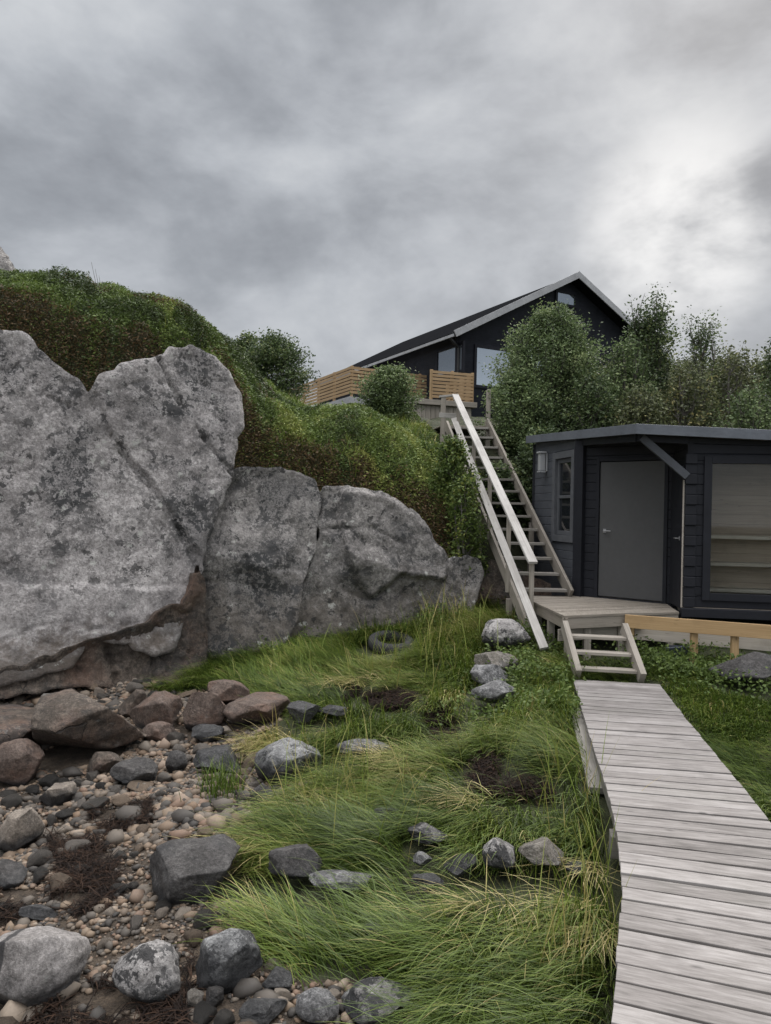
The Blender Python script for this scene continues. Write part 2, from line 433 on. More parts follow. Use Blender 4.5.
M['glass'] = glass_mat('dark_window_glass', (0.012, 0.014, 0.017), 0.03, 0.9)
M['sky_glass'] = metal_mat('coated_house_glass', (0.34, 0.38, 0.42), 0.03, 0.85)
M['clear'] = clear_glass('clear_pane')
M['steel'] = metal_mat('brushed_steel', (0.33, 0.33, 0.33), 0.4)
M['lantern'] = metal_mat('silver_lantern', (0.42, 0.43, 0.44), 0.35, 0.35)
M['black_metal'] = metal_mat('black_metal', (0.03, 0.03, 0.03), 0.5, 0.3)
M['tub'] = metal_mat('blue_grey_plastic', (0.055, 0.065, 0.085), 0.5, 0.0)
M['rubber'] = paint_mat('old_rubber', (0.035, 0.035, 0.035), 0.8)

G_A = dict(c1=(0.20, 0.20, 0.205), c2=(0.37, 0.365, 0.37))
M['granite'] = rock_mat('granite_cliff', (0.2662, 0.2486, 0.2414), (0.4872, 0.4610, 0.4475), 0.92, 0.8, clean=(.4, 1.3), brown=(0.1185, 0.0950, 0.0753), brown_z=(-0.15, 0.45))
M['granite_dark'] = rock_mat('granite_lichened', (0.1693, 0.1588, 0.1513), (0.3329, 0.3132, 0.2972), 0.95, 0.75, brown=(0.1030, 0.0880, 0.0724), brown_z=(0.1, 1.2))
M['ledge'] = rock_mat('brown_shore_rock', (0.08, 0.066, 0.054), (0.19, 0.155, 0.126), 0.6, 0.2, red=0.45, cracks=1.3)
M['red_rock'] = rock_mat('reddish_brown_rock', (0.10, 0.075, 0.062), (0.20, 0.155, 0.13), 0.3, 0.15, tide=(0.06, 0.06), scale=1.6, red=0.6)
M['pale_rock'] = rock_mat('pale_boulder', (0.22, 0.205, 0.195), (0.40, 0.375, 0.36), 0.25, 0.3, tide=(0.16, 0.10), scale=2.0, vein=True)
M['mottled_rock'] = rock_mat('mottled_boulder', (0.28, 0.265, 0.255), (0.48, 0.46, 0.44), 1.0, 0.5, tide=(0.10, 0.10), scale=1.5, blotch=.9)
M['grey_rock'] = rock_mat('grey_boulder', (0.15, 0.148, 0.148), (0.36, 0.356, 0.352), 0.8, 0.6, scale=2.2, blotch=.35)
M['white_dark'] = rock_mat('white_topped_boulder', (0.24, 0.24, 0.24), (0.44, 0.44, 0.43), 0.8, 0.6, tide=(0.24, 0.12), scale=2.0, blotch=.9)
M['dark_rock'] = rock_mat('dark_shore_rock', (0.035, 0.035, 0.036), (0.10, 0.099, 0.099), 0.5, 0.1, scale=2.0, rough=0.6)
M['slab_rock'] = rock_mat('dark_grey_slab', (0.06, 0.056, 0.054), (0.13, 0.123, 0.118), 0.55, 0.15, tide=(0.08, 0.05), scale=1.6)
M['tan_rock'] = rock_mat('tan_topped_rock', (0.20, 0.17, 0.14), (0.36, 0.31, 0.26), 0.3, 0.3, tide=(0.13, 0.05), scale=2.2)
M['lichen_rock'] = rock_mat('brown_lichened_rock', (0.15, 0.135, 0.115), (0.29, 0.265, 0.235), 0.7, 0.5, scale=3.0)
M['cob_pale'] = rock_mat('pale_cobble', (0.2057, 0.1700, 0.1378), (0.3366, 0.2890, 0.2373), 0.2, 0.0, scale=4, rnd=True)
M['cob_grey'] = rock_mat('grey_cobble', (0.0654, 0.0570, 0.0482), (0.1496, 0.1309, 0.1126), 0.3, 0.0, scale=4, rnd=True, rough=0.7)
M['cob_dark'] = rock_mat('dark_cobble', (0.0198, 0.0180, 0.0158), (0.0550, 0.0490, 0.0422), 0.2, 0.0, scale=4, rnd=True, rough=0.5)
M['cob_tan'] = rock_mat('tan_cobble', (0.1105, 0.0808, 0.0566), (0.2125, 0.1615, 0.1175), 0.2, 0.0, scale=4, rnd=True)

# ------------------------------------------------------------------ ground
LX = [-40, -6, -4.2, -2.9, -1.9, 0, 1.2, 2.0, 3.0, 5, 8, 40]
LY = [11.2, 10.6, 11.0, 11.7, 12.0, 12.3, 12.5, 12.7, 13.3, 14, 14, 14]
WX = [-40, 1.2, 2.2, 4, 40]; WW = [1.1, 1.1, 2.5, 5, 5]
LOW = np.array([(1.0, 3.2, -.42), (1.4, 5.5, -.40), (2.0, 8.2, -.1), (1.75, 7.2, -.14), (1.6, 6.2, -.22), (2.5, 9.5, 0.0), (3.0, 6, -.25), (3.8, 8.5, -.02), (5, 7, -.1), (3.5, 11, .2), (5, 10, .12), (8, 12, .3), (7, 7, 0),
    (.3, 5, -.5), (0, 7, -.5), (.5, 9, -.25), (1, 10.5, 0), (1.5, 11.5, .2), (0, 11.5, -.08), (-1, 11, -.22), (-2, 10.6, -.36), (-.9, 8.8, -.42),
    (-1.5, 4, -.78), (-1, 2.6, -.75), (-2.5, 6, -.78), (-2, 8, -.68), (-4, 7, -.8), (-4, 9, -.62), (-.2, 3.3, -.68), (-7, 8, -.75), (-6, 3, -1.1), (-2, 0, -1.1), (1, 0, -.6), (4, 0, -.4),
    (10, 2, -.3), (-12, 6, -1.3), (-3, -6, -1.6), (12, 10, .2), (2.2, 12.4, .35), (3, 13, .5), (16, 14, .5), (-10, 12, -.6)])
HIGH = np.array([(-3.0, 12.6, 4.25), (-3.6, 13.0, 5.05), (-2.75, 13.2, 4.15), (-2.1, 12.7, 2.85), (-1, 13.0, 2.75), (0, 13.1, 2.55), (.8, 13.2, 2.25), (1.5, 13.1, 1.35), (1.1, 14.3, 2.6), (-2.1, 14.4, 3.85), (-.5, 14.5, 3.55),
    (.5, 15, 3.25), (.9, 16.5, 3.6), (2, 16.6, 3.5), (2.2, 15, 2.3), (2.5, 14, 1.3), (3.4, 14.5, 1.2), (3.2, 16, 2.6), (5, 15, 1.2), (5, 18, 3.0), (0, 18, 4.1), (0, 20, 4.15), (-2, 20, 4.3), (-1.4, 16, 3.75), (-.9, 18, 3.9), (3, 20, 4.4), (2, 24, 5.0), (0, 26, 5.2),
    (-5.6, 13.2, 5.5), (-4.2, 12.2, 4.75), (-5, 16, 5.7), (-2.6, 16, 4.35), (-6, 11.7, 5.0), (-8, 16, 6.0), (-8, 12.2, 5.4), (-12, 14, 6.0), (-15, 25, 6.6), (10, 18, 2.0), (14, 20, 2.5), (10, 14, .8), (15, 30, 4), (0, 36, 5.6), (-16, 36, 6.6), (22, 30, 4), (22, 10, 1), (-5, 24, 5.5), (-10, 20, 6.2), (7, 26, 4.6)])
def rbf(pts, eps):
    d = np.sqrt(((pts[:, None, :2] - pts[None, :, :2]) ** 2).sum(-1) + eps ** 2)
    A = np.zeros((len(pts) + 1,) * 2); A[:-1, :-1] = d; A[-1, :-1] = A[:-1, -1] = 1
    sol = np.linalg.solve(A, np.append(pts[:, 2], 0))
    def f(x, y):
        r = np.sqrt((x[..., None] - pts[:, 0]) ** 2 + (y[..., None] - pts[:, 1]) ** 2 + eps ** 2)
        return r @ sol[:-1] + sol[-1]
    return f
f_low, f_high = rbf(LOW, .5), rbf(HIGH, .4)
def hillmask(x, y):
    l = np.interp(x, LX, LY); wd = np.interp(x, WX, WW)
    t = np.clip((y - l) / wd, 0, 1); return t * t * (3 - 2 * t)
def gz(x, y):
    x = np.atleast_1d(np.asarray(x, float)); y = np.atleast_1d(np.asarray(y, float))
    xc, yc = np.clip(x, -16, 22), np.clip(y, -6, 36)
    t = hillmask(xc, yc)
    z = f_low(xc, np.minimum(yc, 14)) * (1 - t) + f_high(xc, np.maximum(yc, 11.5)) * t
    return z + 0.05 * fbm(xy0(x * 1.3, y * 1.3), 3, 5) * (1 + t)
def ground(px, py):
    d = ray(px, py); lo, hi = 1.5, 40.0
    ts = np.linspace(lo, hi, 800) / d[1]
    P = CAM + ts[:, None] * d
    k = np.where(P[:, 2] <= gz(P[:, 0], P[:, 1]))[0]
    p = P[k[0]] if len(k) else P[-1]
    return np.array([p[0], p[1], gz(p[0], p[1])[0]])

GRASS_PX = [(150, 694), (270, 640), (560, 580), (900, 560), (900, 1400), (436, 1400), (425, 1010), (400, 986), (350, 984), (305, 984), (282, 966), (262, 945), (240, 905), (212, 892), (232, 872), (262, 838), (285, 800), (318, 786), (262, 756), (248, 742), (290, 716), (288, 706), (215, 690)]
def is_grass(x, y):
    px, py = project(np.stack([x, y, gz(x, y)], -1))
    g = inpoly(px, py, GRASS_PX)
    return np.where(y < 2.4, x > 0.15, g) & (y < np.interp(x, LX, LY) + .3)

xs = np.concatenate([[-400, -200, -100, -60, -40, -30, -24, -20, -17, -14, -12, -10.5, -9.5], np.arange(-9, 9, .12), [9.3, 9.8, 10.5, 12, 14, 17, 20, 24, 30, 40, 60, 100, 200, 400]])
ys = np.concatenate([[-300, -120, -60, -30, -15, -8, -5, -3, -2, -1, -.4], np.arange(0, 20, .12), np.arange(20, 36, .5), [38, 42, 50, 70, 110, 200, 400]])
gx, gy = np.meshgrid(xs, ys); nx, ny = len(xs), len(ys)
gzz = gz(gx.ravel(), gy.ravel())
idx = np.arange(nx * ny).reshape(ny, nx)
gf = np.stack([idx[:-1, :-1], idx[:-1, 1:], idx[1:, 1:], idx[1:, :-1]], -1).reshape(-1, 4)
zone = np.where(is_grass(gx.ravel(), gy.ravel()), 0.5, 0.0); hm = hillmask(gx.ravel(), gy.ravel())
zone = np.where(hm > .15, 1.0, zone)
m, n, bs = new_mat('ground_soil'); tcn = n.n('ShaderNodeTexCoord'); v = tcn.outputs['Object']
zf = n.math('ADD', attr(n, 'zone', 'Fac'), n.math('MULTIPLY', n.math('SUBTRACT', n.noise(v, 4, 4), 0.5), 0.3))
nz = n.noise(v, 9, 6, 0.7); nf = n.noise(v, 60, 3, 0.7)
beach = n.ramp(n.math('ADD', n.math('MULTIPLY', nz, .6), n.math('MULTIPLY', nf, .4)), [(0.35, (0.0187, 0.0137, 0.0096)), (0.55, (0.0638, 0.0468, 0.0318)), (0.7, (0.1360, 0.1008, 0.0690))])
turf = n.ramp(nz, [(0.3, (0.018, 0.022, 0.008)), (0.6, (0.045, 0.052, 0.02)), (0.75, (0.09, 0.08, 0.035))])
moor = n.ramp(nz, [(0.3, (0.018, 0.022, 0.010)), (0.55, (0.035, 0.04, 0.016)), (0.72, (0.07, 0.05, 0.028))])
col = n.mix(n.smooth(zf, .2, .32), beach, turf); col = n.mix(n.smooth(zf, .7, .82), col, moor)
n.l(col, bs.inputs['Base Color']); bs.inputs['Roughness'].default_value = .95
bump(n, bs, n.math('ADD', nz, n.math('MULTIPLY', nf, .5)), .8, .05)
go = link_mesh('ground', np.stack([gx.ravel(), gy.ravel(), gzz], -1), gf, m, smooth=True, attrs={'zone': ('FLOAT', zone)})
tag(go, 'shore ground of dark shingle, turf and moorland hillside', 'ground', kind='structure')

# ------------------------------------------------------------------ cliff blocks
def resample(pts, step, jitter, seed):
    out = []; n = len(pts)
    for i in range(n):
        a, b = np.array(pts[i]), np.array(pts[(i + 1) % n]); L = np.linalg.norm(b - a); k = max(1, int(L / step))
        for j in range(k): out.append(a + (b - a) * j / k)
    out = np.array(out)
    nz = fbm(xy0(out[:, 0] * 2.2, out[:, 1] * 2.2), 3, seed), fbm(xy0(out[:, 0] * 2.2 + 50, out[:, 1] * 2.2), 3, seed + 3)
    nz2 = fbm(xy0(out[:, 0] * 7, out[:, 1] * 7), 3, seed + 5), fbm(xy0(out[:, 0] * 7 + 50, out[:, 1] * 7), 3, seed + 6)
    return out + jitter * (np.stack(nz, -1) + .55 * np.stack(nz2, -1))
def slab(name, poly_px, P, e, tilt, Rr, D, back, mat, label, cat='rock', res=.028, seed=1, grooves=(), steps=(), amp=.10, jit=.05, parent=None):
    P = np.array(P, float); e = np.array([e[0], e[1], 0.]); e /= np.linalg.norm(e)
    nh = np.array([e[1], -e[0], 0]); t = R(tilt)
    n3 = nh * math.cos(t) + np.array([0, 0, math.sin(t)]); w3 = -nh * math.sin(t) + np.array([0, 0, math.cos(t)])
    def ab(px, py):
        q = atplane(px, py, P, n3) - P; return (q @ e, q @ w3)
    poly = resample([ab(*p) for p in poly_px], .055, jit, seed)
    a0, b0 = poly.min(0) - res; a1, b1 = poly.max(0) + res
    A, B = np.meshgrid(np.arange(a0, a1, res), np.arange(b0, b1, res)); sh = A.shape
    ins = inpoly(A, B, [tuple(p) for p in poly])
    q = ins[:-1, :-1] & ins[:-1, 1:] & ins[1:, 1:] & ins[1:, :-1]
    cnt = np.zeros(sh, int)
    cnt[:-1, :-1] += q; cnt[:-1, 1:] += q; cnt[1:, 1:] += q; cnt[1:, :-1] += q
    used = cnt > 0; edge = used & (cnt < 4)
    fi = np.full(sh, -1); fi[used] = np.arange(used.sum())
    a, b = A[used], B[used]; ed = edge[used]
    d, qx, qy = segdist(a, b, poly, True)
    a = np.where(ed, qx, a); b = np.where(ed, qy, b); d = np.where(ed, 0, d)
    pr = np.sqrt(np.clip(1 - (1 - np.minimum(d / Rr, 1)) ** 2, 0, 1))
    P3 = np.stack([a, b, np.full_like(a, seed * 3.1)], -1)
    rr_ = np.random.default_rng(seed); ext = np.array([a.max() - a.min(), b.max() - b.min()]); wob = .05 * np.stack([fbm(P3 * 1.3, 3, seed + 1), fbm(P3 * 1.3, 3, seed + 2)], -1)
    pl_ = np.full(len(a), 9.0)
    for k in range(int(7 + ext.prod() * 1.3)):
        c0 = np.array([rr_.uniform(a.min(), a.max()), rr_.uniform(b.min(), b.max())]); g0 = rr_.normal(0, .26, 2)
        pl_ = np.minimum(pl_, D * rr_.uniform(1.0, 1.7) + (np.stack([a, b], -1) + wob - c0) @ g0)
    pl_ = np.maximum(pl_, -.1)
    nzz = amp * (.42 * fbm(P3 * .9, 3, seed) + .12 * fbm(P3 * 3.2, 3, seed + 9) - .25 * np.clip(.10 - np.abs(vnoise(P3 * 1.5, seed + 5)), 0, 1) * 6 + .10 * fbm(P3 * 6.5, 4, seed + 13, .7) - .22 * np.clip(.07 - np.abs(fbm(P3 * 2.6, 3, seed + 31)), 0, 1) * 8)
    ch = .45 * (1 - np.exp(-d / (Rr * .22))) + .55 * (1 - np.exp(-d / (Rr * 1.3)))
    off = np.minimum(pl_, 2.0 * D) * ch + nzz * np.minimum(d / .15, 1)
    for pts, dep, wid in grooves:
        gp = np.array([ab(*p) for p in pts]); gd, _, _ = segdist(a, b, gp); gd = np.abs(gd + .03 * fbm(P3 * 4, 3, 77))
        off = off - dep * np.maximum(1 - gd / (wid * 1.5), 0) * np.minimum(d / .05, 1)
    for poly2, amt, soft in steps:
        pp = [ab(*p) for p in poly2]; sdd, _, _ = segdist(a, b, pp, True); s2 = np.where(inpoly(a, b, pp), sdd, -sdd) + .06 * fbm(P3 * 2.2, 3, 71)
        off = off + amt * np.clip(s2 / soft + .5, 0, 1) * np.minimum(d / .1, 1)
    front = P + a[:, None] * e + b[:, None] * w3 + off[:, None] * n3
    keep = ~ed; bi = np.full(len(a), -1); bi[ed] = np.arange(len(a))[ed]; bi[keep] = len(a) + np.arange(keep.sum())
    rear = (P + a[:, None] * e + b[:, None] * w3 - (pr * back)[:, None] * n3)[keep]
    fg = np.stack([fi[:-1, :-1], fi[:-1, 1:], fi[1:, 1:], fi[1:, :-1]], -1)[q]
    bg = bi[fg][:, ::-1]
    o = link_mesh(name, np.concatenate([front, rear]), np.concatenate([fg, bg]), mat, parent, smooth=True)
    if label: tag(o, label, cat)
    return o

slab('granite_outcrop',
     [(-330, 285), (-200, 300), (-120, 296), (-60, 306), (0, 328), (28, 338), (52, 362), (78, 386), (90, 394), (100, 378), (120, 366), (142, 362), (160, 352), (172, 346), (190, 347), (212, 354), (232, 372), (243, 398), (243, 425), (236, 450), (233, 475),
      (226, 492), (215, 520), (208, 545), (200, 570), (193, 592), (188, 615), (178, 650), (150, 657), (132, 652), (128, 646), (108, 643), (84, 642), (78, 652), (70, 666), (52, 672), (26, 686), (-10, 692), (-80, 700), (-200, 712), (-330, 725)],
     (-3.6, 10.05, 0), (.83, .56), 10, .55, .34, 1.5, M['granite'],
     'huge pale grey granite outcrop with dark lichen, tallest rock at far left', seed=3, amp=.11,
     grooves=[([(88, 392), (98, 412), (118, 440), (135, 466), (150, 482), (176, 520)], .07, .016), ([(160, 360), (172, 385), (186, 410), (205, 440), (232, 475)], .07, .02),
              ([(-20, 655), (50, 642), (100, 628), (190, 616)], .03, .014), ([(50, 395), (70, 406)], .06, .016), ([(150, 600), (154, 640)], .03, .012), ([(176, 520), (200, 572)], .07, .016), ([(0, 560), (60, 585), (120, 590)], .025, .010), ([(20, 340), (52, 420), (60, 500)], .025, .010), ([(205, 380), (225, 430)], .03, .012)],
     steps=[([(90, 380), (160, 340), (260, 340), (260, 560), (205, 560), (178, 522), (150, 483), (118, 441)], .06, .03), ([(-60, 590), (60, 583), (190, 590), (196, 600), (178, 660), (-80, 720)], .05, .06)])
slab('overhang_rock', [(-320, 690), (-60, 672), (20, 668), (60, 655), (110, 635), (185, 605), (197, 560), (206, 600), (207, 664), (190, 676), (160, 690), (120, 690), (60, 690), (0, 699), (-60, 706), (-320, 745)],
     (-3.6, 9.97, 0), (.83, .56), 2, .25, .22, 1.0, M['ledge'], 'brown undercut rock layer beneath the pale granite overhang', seed=9, amp=.24,
     grooves=[([(110, 650), (120, 690)], .08, .03), ([(160, 630), (155, 690)], .06, .025)])
slab('granite_pillar', [(236, 468), (252, 464), (264, 466), (278, 464), (296, 470), (317, 482), (322, 500), (316, 520), (318, 545), (304, 580), (296, 620), (285, 648), (255, 652), (232, 668), (206, 664), (180, 672), (182, 610), (188, 570), (200, 530), (214, 498)],
     (-2.0, 11.15, 0), (.92, .40), 12, .4, .26, 1.3, M['granite_dark'], 'grey lichened granite block wedged between the tallest outcrop and the broad block', seed=5, amp=.11,
     grooves=[([(207, 580), (206, 665)], .06, .025), ([(245, 560), (275, 640)], .06, .03), ([(236, 480), (216, 540)], .05, .03)])
slab('granite_block', [(322, 486), (345, 484), (366, 490), (388, 492), (410, 508), (424, 522), (440, 548), (448, 560), (444, 580), (434, 606), (424, 634), (404, 642), (370, 648), (330, 648), (290, 652), (286, 640), (300, 590), (312, 560), (318, 530), (310, 500)],
     (-.7, 11.75, 0), (.97, .24), 10, .45, .28, 1.4, M['granite_dark'], 'broad grey granite block right of centre in the rock face, rounded top', seed=8, amp=.13,
     grooves=[([(322, 490), (316, 530), (300, 590)], .08, .035), ([(345, 590), (370, 600), (410, 572)], .06, .03), ([(322, 530), (370, 528), (405, 545)], .04, .025)],
     steps=[([(345, 484), (460, 484), (460, 580), (400, 575), (372, 600), (345, 560), (335, 520)], .12, .05)])
slab('granite_stub', [(446, 562), (462, 556), (476, 560), (482, 575), (478, 600), (470, 622), (440, 640), (425, 636), (436, 604)],
     (.85, 12.15, 0), (.97, .2), 10, .3, .18, 1.0, M['granite_dark'], 'small grey rock stub at the right end of the rock face by the staircase', seed=12, amp=.09)
slab('dark_bedrock', [(440, 640), (470, 600), (490, 560), (530, 575), (560, 590), (565, 640), (500, 655)],
     (1.7, 12.6, .2), (.95, .2), 25, .4, .2, 1.0, M['ledge'], 'dark bedrock in the shade under the long staircase', seed=14, amp=.12)
slab('peak_rock', [(-40, 262), (-12, 240), (2, 248), (10, 258), (19, 270), (30, 300), (-40, 300)],
     (-10, 20, 7), (.95, .3), 20, .6, .4, 1.5, M['granite_dark'], 'distant grey rock peak poking over the heather at upper left', seed=23, res=.08)

# ------------------------------------------------------------------ boulders and cobbles
def boulder_mesh(seed, sub=5, planes=9, rough=.07, ang=.72):
    bm = bmesh.new(); bmesh.ops.create_icosphere(bm, subdivisions=sub, radius=1)
    v = np.array([x.co[:] for x in bm.verts]); f = np.array([[q.index for q in p.verts] for p in bm.faces]); bm.free()
    r = np.random.default_rng(seed)
    ang = max(.38, ang - .14)
    for k in range(planes + 5):
        nn = r.normal(size=3); nn /= np.linalg.norm(nn); dd = r.uniform(ang, .93)
        ex = np.maximum(v @ nn - dd, 0); v = v - nn * (ex * .97)[:, None]
    v = v * (1 + rough * (1.1 * fbm(v * 1.4 + seed, 3, seed) + .5 * np.abs(fbm(v * 3.5 + seed, 2, seed + 2)) + .22 * fbm(v * 8 + seed, 4, seed + 4, .65)))[:, None]
    v /= np.abs(v).max(0)
    return v, f
BOULDERS = []
def boulder(x0, x1, y0, y1, mat, label, seed, name='boulder', ang=.68, planes=9, deep=.85, sink=.16, rot=None, group=None, base=None):
    cx = (x0 + x1) / 2
    ing = inpoly(np.array([cx]), np.array([float(y1)]), GRASS_PX)[0] and y0 > 735 and y1 < 1000
    g = ground(cx, y1 + (12 if y1 > 800 else 6) * ing) if base is None else atz(cx, y1, base)
    Y = g[1]; phi = math.atan2(CAM[2] - g[2], Y); dist = math.hypot(Y, CAM[2] - g[2])
    Wm = (x1 - x0) / FPX * Y * (1.12 if x0 > 255 and Y < 9.5 else 1.0); dpt = Wm * deep
    hv = (y1 - y0) / FPX * Y
    Hm = max((hv - .75 * dpt * math.sin(phi)) / math.cos(phi), .32 * Wm)
    if hv < .45 * Wm: dpt = max(.5 * Wm, min(dpt, hv * 1.3)); Hm = max((hv - .7 * dpt * math.sin(phi)) / math.cos(phi), .18 * Wm)
    v, f = boulder_mesh(seed, planes=planes, ang=ang)
    sx, sy, sz = Wm / 2, dpt / 2, Hm / 2 * (1 + sink)
    ca, sa = math.cos(rot or 0), math.sin(rot or 0)
    v = v * [sx, sy, sz]; v[:, 2] += sz * (1 - 2 * sink / (1 + sink)) if False else Hm - sz
    o = link_mesh(name, v, f, mat, smooth=True)
    yc = Y + dpt * .42
    xc = g[0] * yc / Y
    z = min(gz(xc, yc)[0], g[2] + .05)
    if is_grass(np.array([xc]), np.array([yc]))[0]: z += .08
    if base is not None: z = base
    o.location = (xc, yc, z); o.rotation_euler = (0, 0, rot or 0)
    BOULDERS.append((xc, yc, sx * 1.0, sy * 1.0))
    return tag(o, label, 'boulder', group)

B = boulder
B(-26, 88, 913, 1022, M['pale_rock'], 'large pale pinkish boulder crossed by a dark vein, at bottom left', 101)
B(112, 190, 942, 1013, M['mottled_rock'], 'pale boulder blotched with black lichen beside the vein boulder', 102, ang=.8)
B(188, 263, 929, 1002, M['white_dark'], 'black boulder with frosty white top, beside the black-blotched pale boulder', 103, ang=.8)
B(146, 256, 822, 909, M['slab_rock'], 'big dark grey flat-topped boulder in the middle of the shingle', 104, planes=12, ang=.55, rot=.2)
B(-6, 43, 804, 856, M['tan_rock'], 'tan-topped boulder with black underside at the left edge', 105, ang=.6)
B(270, 322, 841, 886, M['slab_rock'], 'dark smooth boulder half sunk in grass right of the flat-topped boulder', 106, ang=.8)
B(310, 371, 872, 895, M['grey_rock'], 'long low smooth grey stone lying in the grass like a seal', 107, ang=.85)
B(363, 386, 926, 949, M['dark_rock'], 'small black stone alone in the lower grass', 108)
B(297, 340, 989, 1030, M['grey_rock'], 'round grey boulder at the bottom edge left of the largest bottom stone', 109, ang=.85)
B(342, 413, 988, 1036, M['mottled_rock'], 'broad pale lichened boulder at the bottom edge of the grass', 110)
B(238, 286, 1000, 1032, M['dark_rock'], 'dark blue-grey rounded stone at the bottom edge below the frosty-topped boulder', 111)
B(263, 291, 970, 997, M['dark_rock'], 'small angular black stone at the grass corner', 112, ang=.55)
B(342, 361, 994, 1012, M['grey_rock'], 'small pale grey stone between two bottom boulders', 113, ang=.85)
B(183, 203, 993, 1019, M['lichen_rock'], 'small upright greenish grey stone below the frosty-topped boulder', 114)
B(204, 225, 993, 1016, M['tan_rock'], 'small pinkish stone next to the upright greenish stone', 115)
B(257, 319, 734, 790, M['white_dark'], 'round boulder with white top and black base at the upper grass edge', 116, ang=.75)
B(191, 252, 741, 778, M['dark_rock'], 'sharp-ridged blue-grey boulder among the upper cobbles', 117, ang=.55)
B(330, 392, 741, 760, M['grey_rock'], 'long flat grey slab lying in the upper grass', 118, ang=.6)
B(371, 401, 803, 818, M['dark_rock'], 'low dark flat stone in the middle of the grass', 119, ang=.8)
B(222, 290, 688, 731, M['red_rock'], 'large reddish brown wedge boulder at the head of the beach', 120, ang=.6)
B(176, 228, 690, 735, M['red_rock'], 'pale red-brown rounded boulder between two brown boulders', 121, ang=.7)
B(196, 250, 679, 712, M['red_rock'], 'brown boulder resting behind the wedge boulder', 122, ang=.65)
B(125, 188, 691, 738, M['red_rock'], 'blocky red-brown boulder with vertical crack under the overhang', 123, ang=.55)
B(14, 146, 682, 778, M['ledge'], 'large flat brown ledge rock below the overhang at left', 151, name='ledge_rock', ang=.5, planes=10, deep=1.0)
B(-95, 54, 686, 772, M['ledge'], 'brown ledge rock at the left picture edge under the overhang', 152, name='ledge_rock', ang=.55, deep=1.0)
B(140, 176, 722, 748, M['red_rock'], 'small reddish stone in front of the cracked blocky boulder', 154)
B(84, 120, 752, 778, M['ledge'], 'small brown stone at the foot of the flat ledge rock', 155)
B(190, 224, 725, 748, M['dark_rock'], 'dark stone just below the pale red-brown boulder', 156)
B(118, 150, 690, 722, M['ledge'], 'small brown rock wedged between the flat ledge and the cracked blocky boulder', 153, ang=.5)
B(-12, 45, 738, 792, M['red_rock'], 'rounded reddish boulder at the left edge below the ledge', 124, ang=.75)
B(406, 445, 828, 851, M['mottled_rock'], 'whitish flat stone in the grass, topmost of the loose trio', 125)
B(411, 431, 854, 870, M['grey_rock'], 'tiny pale stone in grass below the whitish flat stone', 126)
B(444, 480, 856, 881, M['dark_rock'], 'dark cracked stone left of the white cube stone', 127, ang=.6)
B(412, 443, 875, 897, M['dark_rock'], 'small dark grey stone sunk in grass below the tiny pale stone', 128)
B(483, 524, 841, 881, M['mottled_rock'], 'blocky white and grey stone in the grass row', 129, ang=.55, planes=12)
B(520, 572, 839, 882, M['lichen_rock'], 'blocky brown lichened stone at the right end of the grass row', 130, ang=.55, planes=12)
B(566, 590, 862, 880, M['dark_rock'], 'small dark stone tucked behind the brown lichened stone', 131)
B(479, 531, 626, 660, M['mottled_rock'], 'lichen-spotted boulder at the foot of the long staircase', 132, ang=.8)
B(475, 515, 657, 684, M['lichen_rock'], 'top stone of the pale pile left of the short steps', 133)
B(467, 507, 669, 697, M['grey_rock'], 'middle stone of the pale pile left of the short steps', 134)
B(472, 514, 687, 716, M['grey_rock'], 'lowest stone of the pale pile left of the short steps', 135, ang=.8)
B(716, 790, 656, 696, M['slab_rock'], 'grey rock under the new timber frame at right', 136)
B(110, 158, 757, 789, M['slab_rock'], 'dark rounded boulder in the upper shingle under the ledge', 137, ang=.85)
B(163, 188, 749, 776, M['slab_rock'], 'round dark stone between the shingle boulders near the brown ones', 138, ang=.9)
B(38, 76, 783, 811, M['tan_rock'], 'brown angular stone above the tan-topped boulder', 139)
B(288, 320, 708, 735, M['dark_rock'], 'wet black stones tip at the right of the wedge boulder', 140)
B(316, 345, 712, 728, M['dark_rock'], 'wet black flat stone on the seaweed at the head of the grass', 141)
B(248, 275, 782, 812, M['slab_rock'], 'small dark pointed stone below the white-topped boulder', 142)
B(12, 60, 905, 925, M['dark_rock'], 'black stone behind the vein boulder in the seaweed', 143)
B(-20, 30, 858, 892, M['slab_rock'], 'dark grey stone on the left edge below the tan-topped boulder', 144)

# loose cobbles on the beach: each an object, sharing a few meshes
def in_boulder(x, y, grow=1.0):
    r = np.zeros(np.shape(x), bool)
    for bx, by, a, b in BOULDERS: r |= ((x - bx) / (a * grow)) ** 2 + ((y - by) / (b * grow)) ** 2 < 1
    return r
def beach_pts(nn, seed):
    r = np.random.default_rng(seed)
    x = r.uniform(-8.5, .6, nn * 4); y = r.uniform(2.2, 10.2, nn * 4)
    k = ~is_grass(x, y) & (y < np.interp(x, LX, LY) - .6)
    px, py = project(np.stack([x, y, gz(x, y)], -1))
    k &= (px > -300) & (px < 500)
    return x[k], y[k]
WEED_PX = [[(40, 840), (90, 832), (118, 860), (112, 905), (75, 922), (50, 900), (58, 870)], [(30, 1000), (110, 985), (180, 1010), (200, 1040), (20, 1040)], [(0, 880), (40, 890), (30, 925), (-20, 930)], [(85, 815), (150, 800), (160, 822), (110, 840)],
           [(195, 955), (170, 1010), (130, 1020), (190, 1020)]]
def weedy(x, y):
    px, py = project(np.stack([x, y, gz(x, y)], -1)); r = np.zeros(np.shape(x), bool)
    for p in WEED_PX: r |= inpoly(px, py, p)
    return r
COB = []
